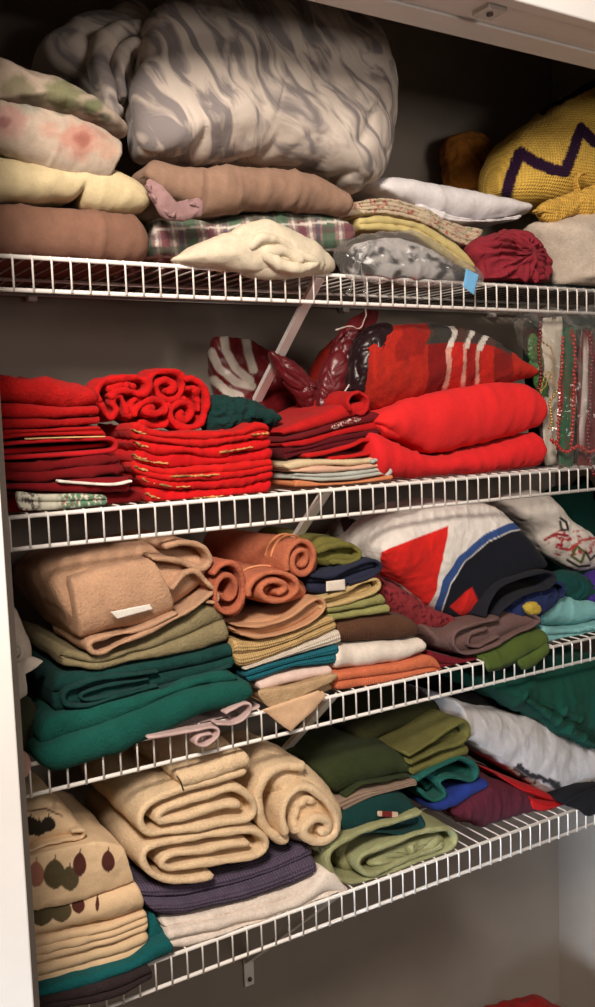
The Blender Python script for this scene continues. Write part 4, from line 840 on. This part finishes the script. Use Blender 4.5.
thing('rolled_towel', 'cream towel rolled up with its spiral end facing out', 'towel',
      [L([(249, 762), (262, 750), (290, 754), (313, 772), (331, 797), (337, 820), (332, 836), (318, 841), (300, 842), (282, 834), (270, 816), (260, 790)], .075, .055, .17, flat=5, nr=34),
       R([(308, 768), (284, 769), (267, 780), (260, 800), (264, 824), (277, 839), (289, 841)], 12, .012, .2, jit=.004),
       R([(287, 837), (284, 822), (287, 805), (298, 791), (313, 790), (328, 802), (338, 820), (335, 835), (320, 842), (307, 838), (305, 828), (315, 819), (327, 821), (329, 831), (320, 833)], 8.5, .0, .2, jit=.004), R([(297, 834), (296, 818), (304, 802), (318, 803)], 9, .01, .16)], CRm, 4, amp=.003, group=CW)
PU = (92, 78, 96)
thing('knit_blanket', 'purple grey knit blanket folded on the white fleece blanket', 'blanket',
      [S([(136, 886), (160, 886), (190, 884), (230, 875), (275, 861), (311, 845)], [(142, 900), (180, 900), (230, 889), (280, 872), (314, 858)], .02, .24, er=.012, n=100), S([(140, 900), (180, 900), (230, 889), (280, 872), (316, 858)], [(160, 920), (200, 914), (250, 902), (300, 886), (318, 876)], .01, .24, er=.012, n=100)], cloth(PU, 'knit', .15), 4, amp=.002)
thing('fleece_blanket', 'white fleece blanket lying on the wires under the purple knit blanket', 'blanket',
      [S([(163, 922), (200, 915), (250, 903), (300, 887), (320, 874)], [(164, 930), (200, 924), (250, 914), (300, 898), (330, 884)], .012, .24, er=.006), S([(166, 931), (200, 925), (250, 914), (300, 898), (330, 872), (347, 885)], [(170, 952), (220, 942), (280, 925), (330, 912), (350, 904)], -.002, .24, layers=2, er=.014)], cloth((240, 220, 202), 'fleece', .06), 4, amp=.004)
thing('folded_towel', 'dark green towel folded on the thin grey brown cloths', 'towel', [S([(318, 772), (345, 758), (375, 750), (400, 750), (411, 758)], [(338, 800), (360, 791), (385, 786), (413, 778)], .04, .22, er=.015), R([(345, 797), (362, 785), (385, 781), (412, 776)], 3, .034, .1)], cloth((56, 64, 34), 'terry'), 4, amp=.003)
thing('folded_cloth', 'grey brown cloth under the dark green towel', 'cloth', S([(338, 803), (360, 793), (385, 788), (415, 780)], [(344, 812), (370, 798), (395, 791), (416, 786)], .03, .22, layers=3), cloth((150, 124, 104), 'plain'), 4, amp=.0015)
o = thing('folded_towel', 'dark teal towel with a small woven label on the light green roll', 'towel', [S([(346, 813), (370, 800), (395, 793), (416, 800)], [(340, 838), (370, 839), (400, 837), (424, 829)], .016, .22, er=.016, n=80), R([(346, 836), (375, 832), (405, 834), (424, 826), (420, 814)], 4, .008, .12)], cloth((22, 62, 58), 'terry'), 4, amp=.002)
thing('woven_label', 'red and white label', None, S([(378, 811), (397, 812)], [(378, 817), (397, 818)], .010, .004, n=80, nt=4), cloth((1, 1, 1), 'plain', painted=True), None, amp=.0002, paint=lambda q: mixc(np.tile(base((214, 180, 150)), (len(q), 1)), ((q[:, 0] > 382) & (q[:, 0] < 392))*1., (120, 36, 34)), parent=o)
thing('folded_towel', 'dark olive towel in shadow behind the dark green towel', 'towel', S([(355, 735), (395, 712), (430, 702), (455, 704)], [(372, 765), (410, 752), (440, 742), (462, 732)], .11, .18, er=.02, layers=2), cloth((66, 66, 38), 'terry'), 4, amp=.003)
thing('folded_towel', 'light olive towel with a looped end above the teal cloth', 'towel', [R([(408, 756), (432, 742), (452, 728), (464, 722), (470, 730), (464, 741), (436, 752), (410, 764)], 5.2, .03, .2), S([(410, 758), (432, 746), (456, 730)], [(412, 764), (436, 750), (460, 738)], .05, .18), S([(410, 769), (440, 757), (466, 745)], [(414, 776), (440, 766), (468, 755)], .036, .2)], cloth((112, 106, 54), 'terry'), 4, amp=.002)
LGm = cloth((168, 164, 116), 'terry')
thing('rolled_towel', 'light green towel rolled loosely at the front of the lowest shelf', 'towel',
      [R([(424, 812), (395, 822), (362, 832), (332, 850), (330, 868), (345, 882), (375, 880), (411, 865), (444, 852), (457, 840), (448, 829), (424, 832), (392, 844), (366, 856), (360, 866), (372, 874), (402, 862), (436, 850), (444, 843)], 6, .004, .24, jit=.006),
       S([(340, 852), (370, 838), (400, 830), (436, 830)], [(345, 876), (370, 876), (410, 862), (450, 846)], .035, .2), L([(368, 864), (384, 852), (410, 842), (438, 834), (442, 844), (420, 856), (390, 867)], .02, .012, .03, flat=2.4, radial=(.005, 2.5)), R([(328, 858), (318, 850), (312, 846)], 6, .03, .2)], LGm, 4, amp=.003, wr=.001)
thing('folded_cloth', 'teal green cloth with a wavy fold above the royal blue cloth', 'cloth', [R([(416, 781), (438, 768), (462, 759), (478, 768), (474, 781), (452, 777), (441, 783), (446, 795), (434, 801), (423, 791)], 5.5, .03, .2), S([(424, 786), (445, 772), (470, 764)], [(428, 794), (445, 780), (474, 776)], .06, .16)], cloth((34, 96, 84), 'terry'), 4, amp=.002)
thing('folded_cloth', 'royal blue cloth under the wavy teal green cloth', 'cloth', S([(432, 804), (455, 795), (474, 784), (488, 781)], [(434, 813), (454, 808), (472, 798), (487, 789)], .03, .2, er=.01), cloth((36, 54, 124), 'plain'), 4, amp=.002, wr=.002)
thing('folded_cloth', 'burgundy crumpled cloth lying on the wires beside the red cloth', 'cloth', S([(458, 812), (476, 798), (492, 786), (510, 784), (526, 789), (541, 797)], [(461, 824), (490, 833), (515, 826), (543, 817)], .02, .2, er=.008, n=80), cloth((88, 32, 46), 'plain'), 4, amp=.003, crumple=.003, csc=.025)
thing('folded_cloth', 'bright red cloth sticking out under the grey shirt', 'cloth', [S([(494, 772), (520, 782), (545, 792), (566, 801)], [(520, 790), (532, 798), (548, 803), (568, 808)], .03, .18), S([(530, 796), (548, 803), (566, 803)], [(534, 812), (552, 814), (569, 808)], .02, .16)], cloth((190, 22, 26), 'plain'), 4, amp=.002)
def tee(q):
    C = np.tile(base((196, 188, 184)), (len(q), 1))
    for pl, w in (([(516, 768), (530, 775), (540, 777), (550, 782), (560, 790)], 3.0), ([(520, 766), (526, 772), (522, 776)], 3.2), ([(536, 778), (534, 784)], 1.6), ([(549, 780), (558, 784), (561, 791)], 2.6)):
        C = mixc(C, w-px_poly_dist(q, pl)+qn(q, 3.)*1.2, (44, 42, 44))
    C = mixc(C, (1.2-np.abs(px_poly_dist(q, [(470, 745), (510, 768), (555, 797)])-3))*.5, (150, 140, 134))
    return C
thing('folded_shirt', 'pale grey shirt with dark print, folded below the dark green cloths', 'shirt', S([(464, 704), (490, 712), (520, 716), (545, 722), (575, 734), (610, 752)], [(470, 742), (492, 757), (517, 772), (540, 788), (562, 798), (608, 792)], .035, .2, n=240, nt=50, nf=40, er=.006, rd=.03), cloth((1, 1, 1), 'plain', .06, painted=True), 4, amp=.003, wr=.0012, paint=tee)
thing('folded_cloth', 'dark green cloth bunched over the pale grey shirt', 'cloth', [S([(492, 682), (530, 672), (570, 664), (610, 658)], [(498, 694), (530, 712), (565, 734), (610, 756)], .02, .2, n=90, er=.008, rd=.03), R([(512, 690), (545, 704), (575, 716), (604, 722)], 4, .02, .06), R([(530, 700), (560, 722), (590, 742), (604, 748)], 4, .014, .06)], cloth((18, 66, 52), 'plain'), 4, amp=.004, wr=.008, wsc=.09, wdir=(1, 1, 1))
thing('folded_cloth', 'black cloth between the pale grey shirt and the third shelf above', 'cloth', S([(452, 692), (475, 685), (500, 690), (530, 704)], [(458, 704), (485, 711), (515, 717), (540, 722)], .10, .18, er=.014), cloth((18, 18, 20), 'plain'), 4, amp=.003)
thing('folded_cloth', 'black cloth drooping over the right end of the lowest shelf', 'cloth', [S([(562, 804), (572, 796), (585, 790), (608, 786)], [(572, 806), (584, 812), (592, 815), (608, 808)], .004, .2, er=.01), L([(566, 804), (585, 792), (606, 788), (606, 806), (588, 816), (578, 810)], -.004, .006, .01, flat=4)], cloth((22, 22, 26), 'plain'), 4, amp=.002)
# below
V = L([(500, 1024), (516, 1017), (535, 1012), (552, 1006), (562, 1012), (570, 1028), (590, 1060), (560, 1090), (480, 1085), (470, 1040)], .17, .10, .12, nr=30)
thing('bundled_cloth', 'red cloth heaped on the closet floor below the lowest shelf', 'cloth', V, cloth((150, 26, 22), 'fleece'), None, amp=.006, crumple=.006, csc=.06)

# ================================================================== light
def area(name, loc, target, sx, sy, power, col):
    d = bpy.data.lights.new(name, 'AREA'); d.shape = 'RECTANGLE'; d.size = sx; d.size_y = sy; d.energy = power; d.color = col
    o = bpy.data.objects.new(name, d); COL.objects.link(o); o.location = loc
    v = np.array(target)-np.array(loc)
    from mathutils import Vector
    o.rotation_euler = Vector(v).to_track_quat('-Z', 'Y').to_euler()
    return o
area('ceiling_lamp', (-.56, -1.25, .68), (.6, .1, -.6), .36, .36, 50, (1, .87, .74))
area('room_fill', (.9, -2.2, .15), (.3, 0, -.6), .7, .6, 12, (1, .88, .77))  # added soft fill without a fixture, brightens the lower shelf fronts
o = area('room_window', (-1.9, -.98, -1.15), (1.36, .05, -1.36), .5, .6, 4.5, (.74, .86, 1.0)); o.data.spread = math.radians(32)
w = bpy.data.worlds.new('room_air'); SC.world = w; w.use_nodes = True
w.node_tree.nodes['Background'].inputs[0].default_value = (1, .86, .74, 1); w.node_tree.nodes['Background'].inputs[1].default_value = .03

# ================================================================== camera
cd = bpy.data.cameras.new('camera'); co = bpy.data.objects.new('camera', cd); COL.objects.link(co)
from mathutils import Matrix
M = Matrix(((RT[0], UP[0], -fw[0], CAM[0]), (RT[1], UP[1], -fw[1], CAM[1]), (RT[2], UP[2], -fw[2], CAM[2]), (0, 0, 0, 1)))
co.matrix_world = M
cd.sensor_fit = 'VERTICAL'; cd.sensor_height = 36.0; cd.lens = 36.0*FPX/H; cd.clip_start = .02
SC.camera = co
SC.view_settings.view_transform = 'Standard'; SC.view_settings.look = 'None'
SC.view_settings.exposure = 0.0; SC.view_settings.gamma = 1.0; SC.view_settings.use_curve_mapping = False
for o in bpy.data.objects:
    if '_o' in o: del o['_o']
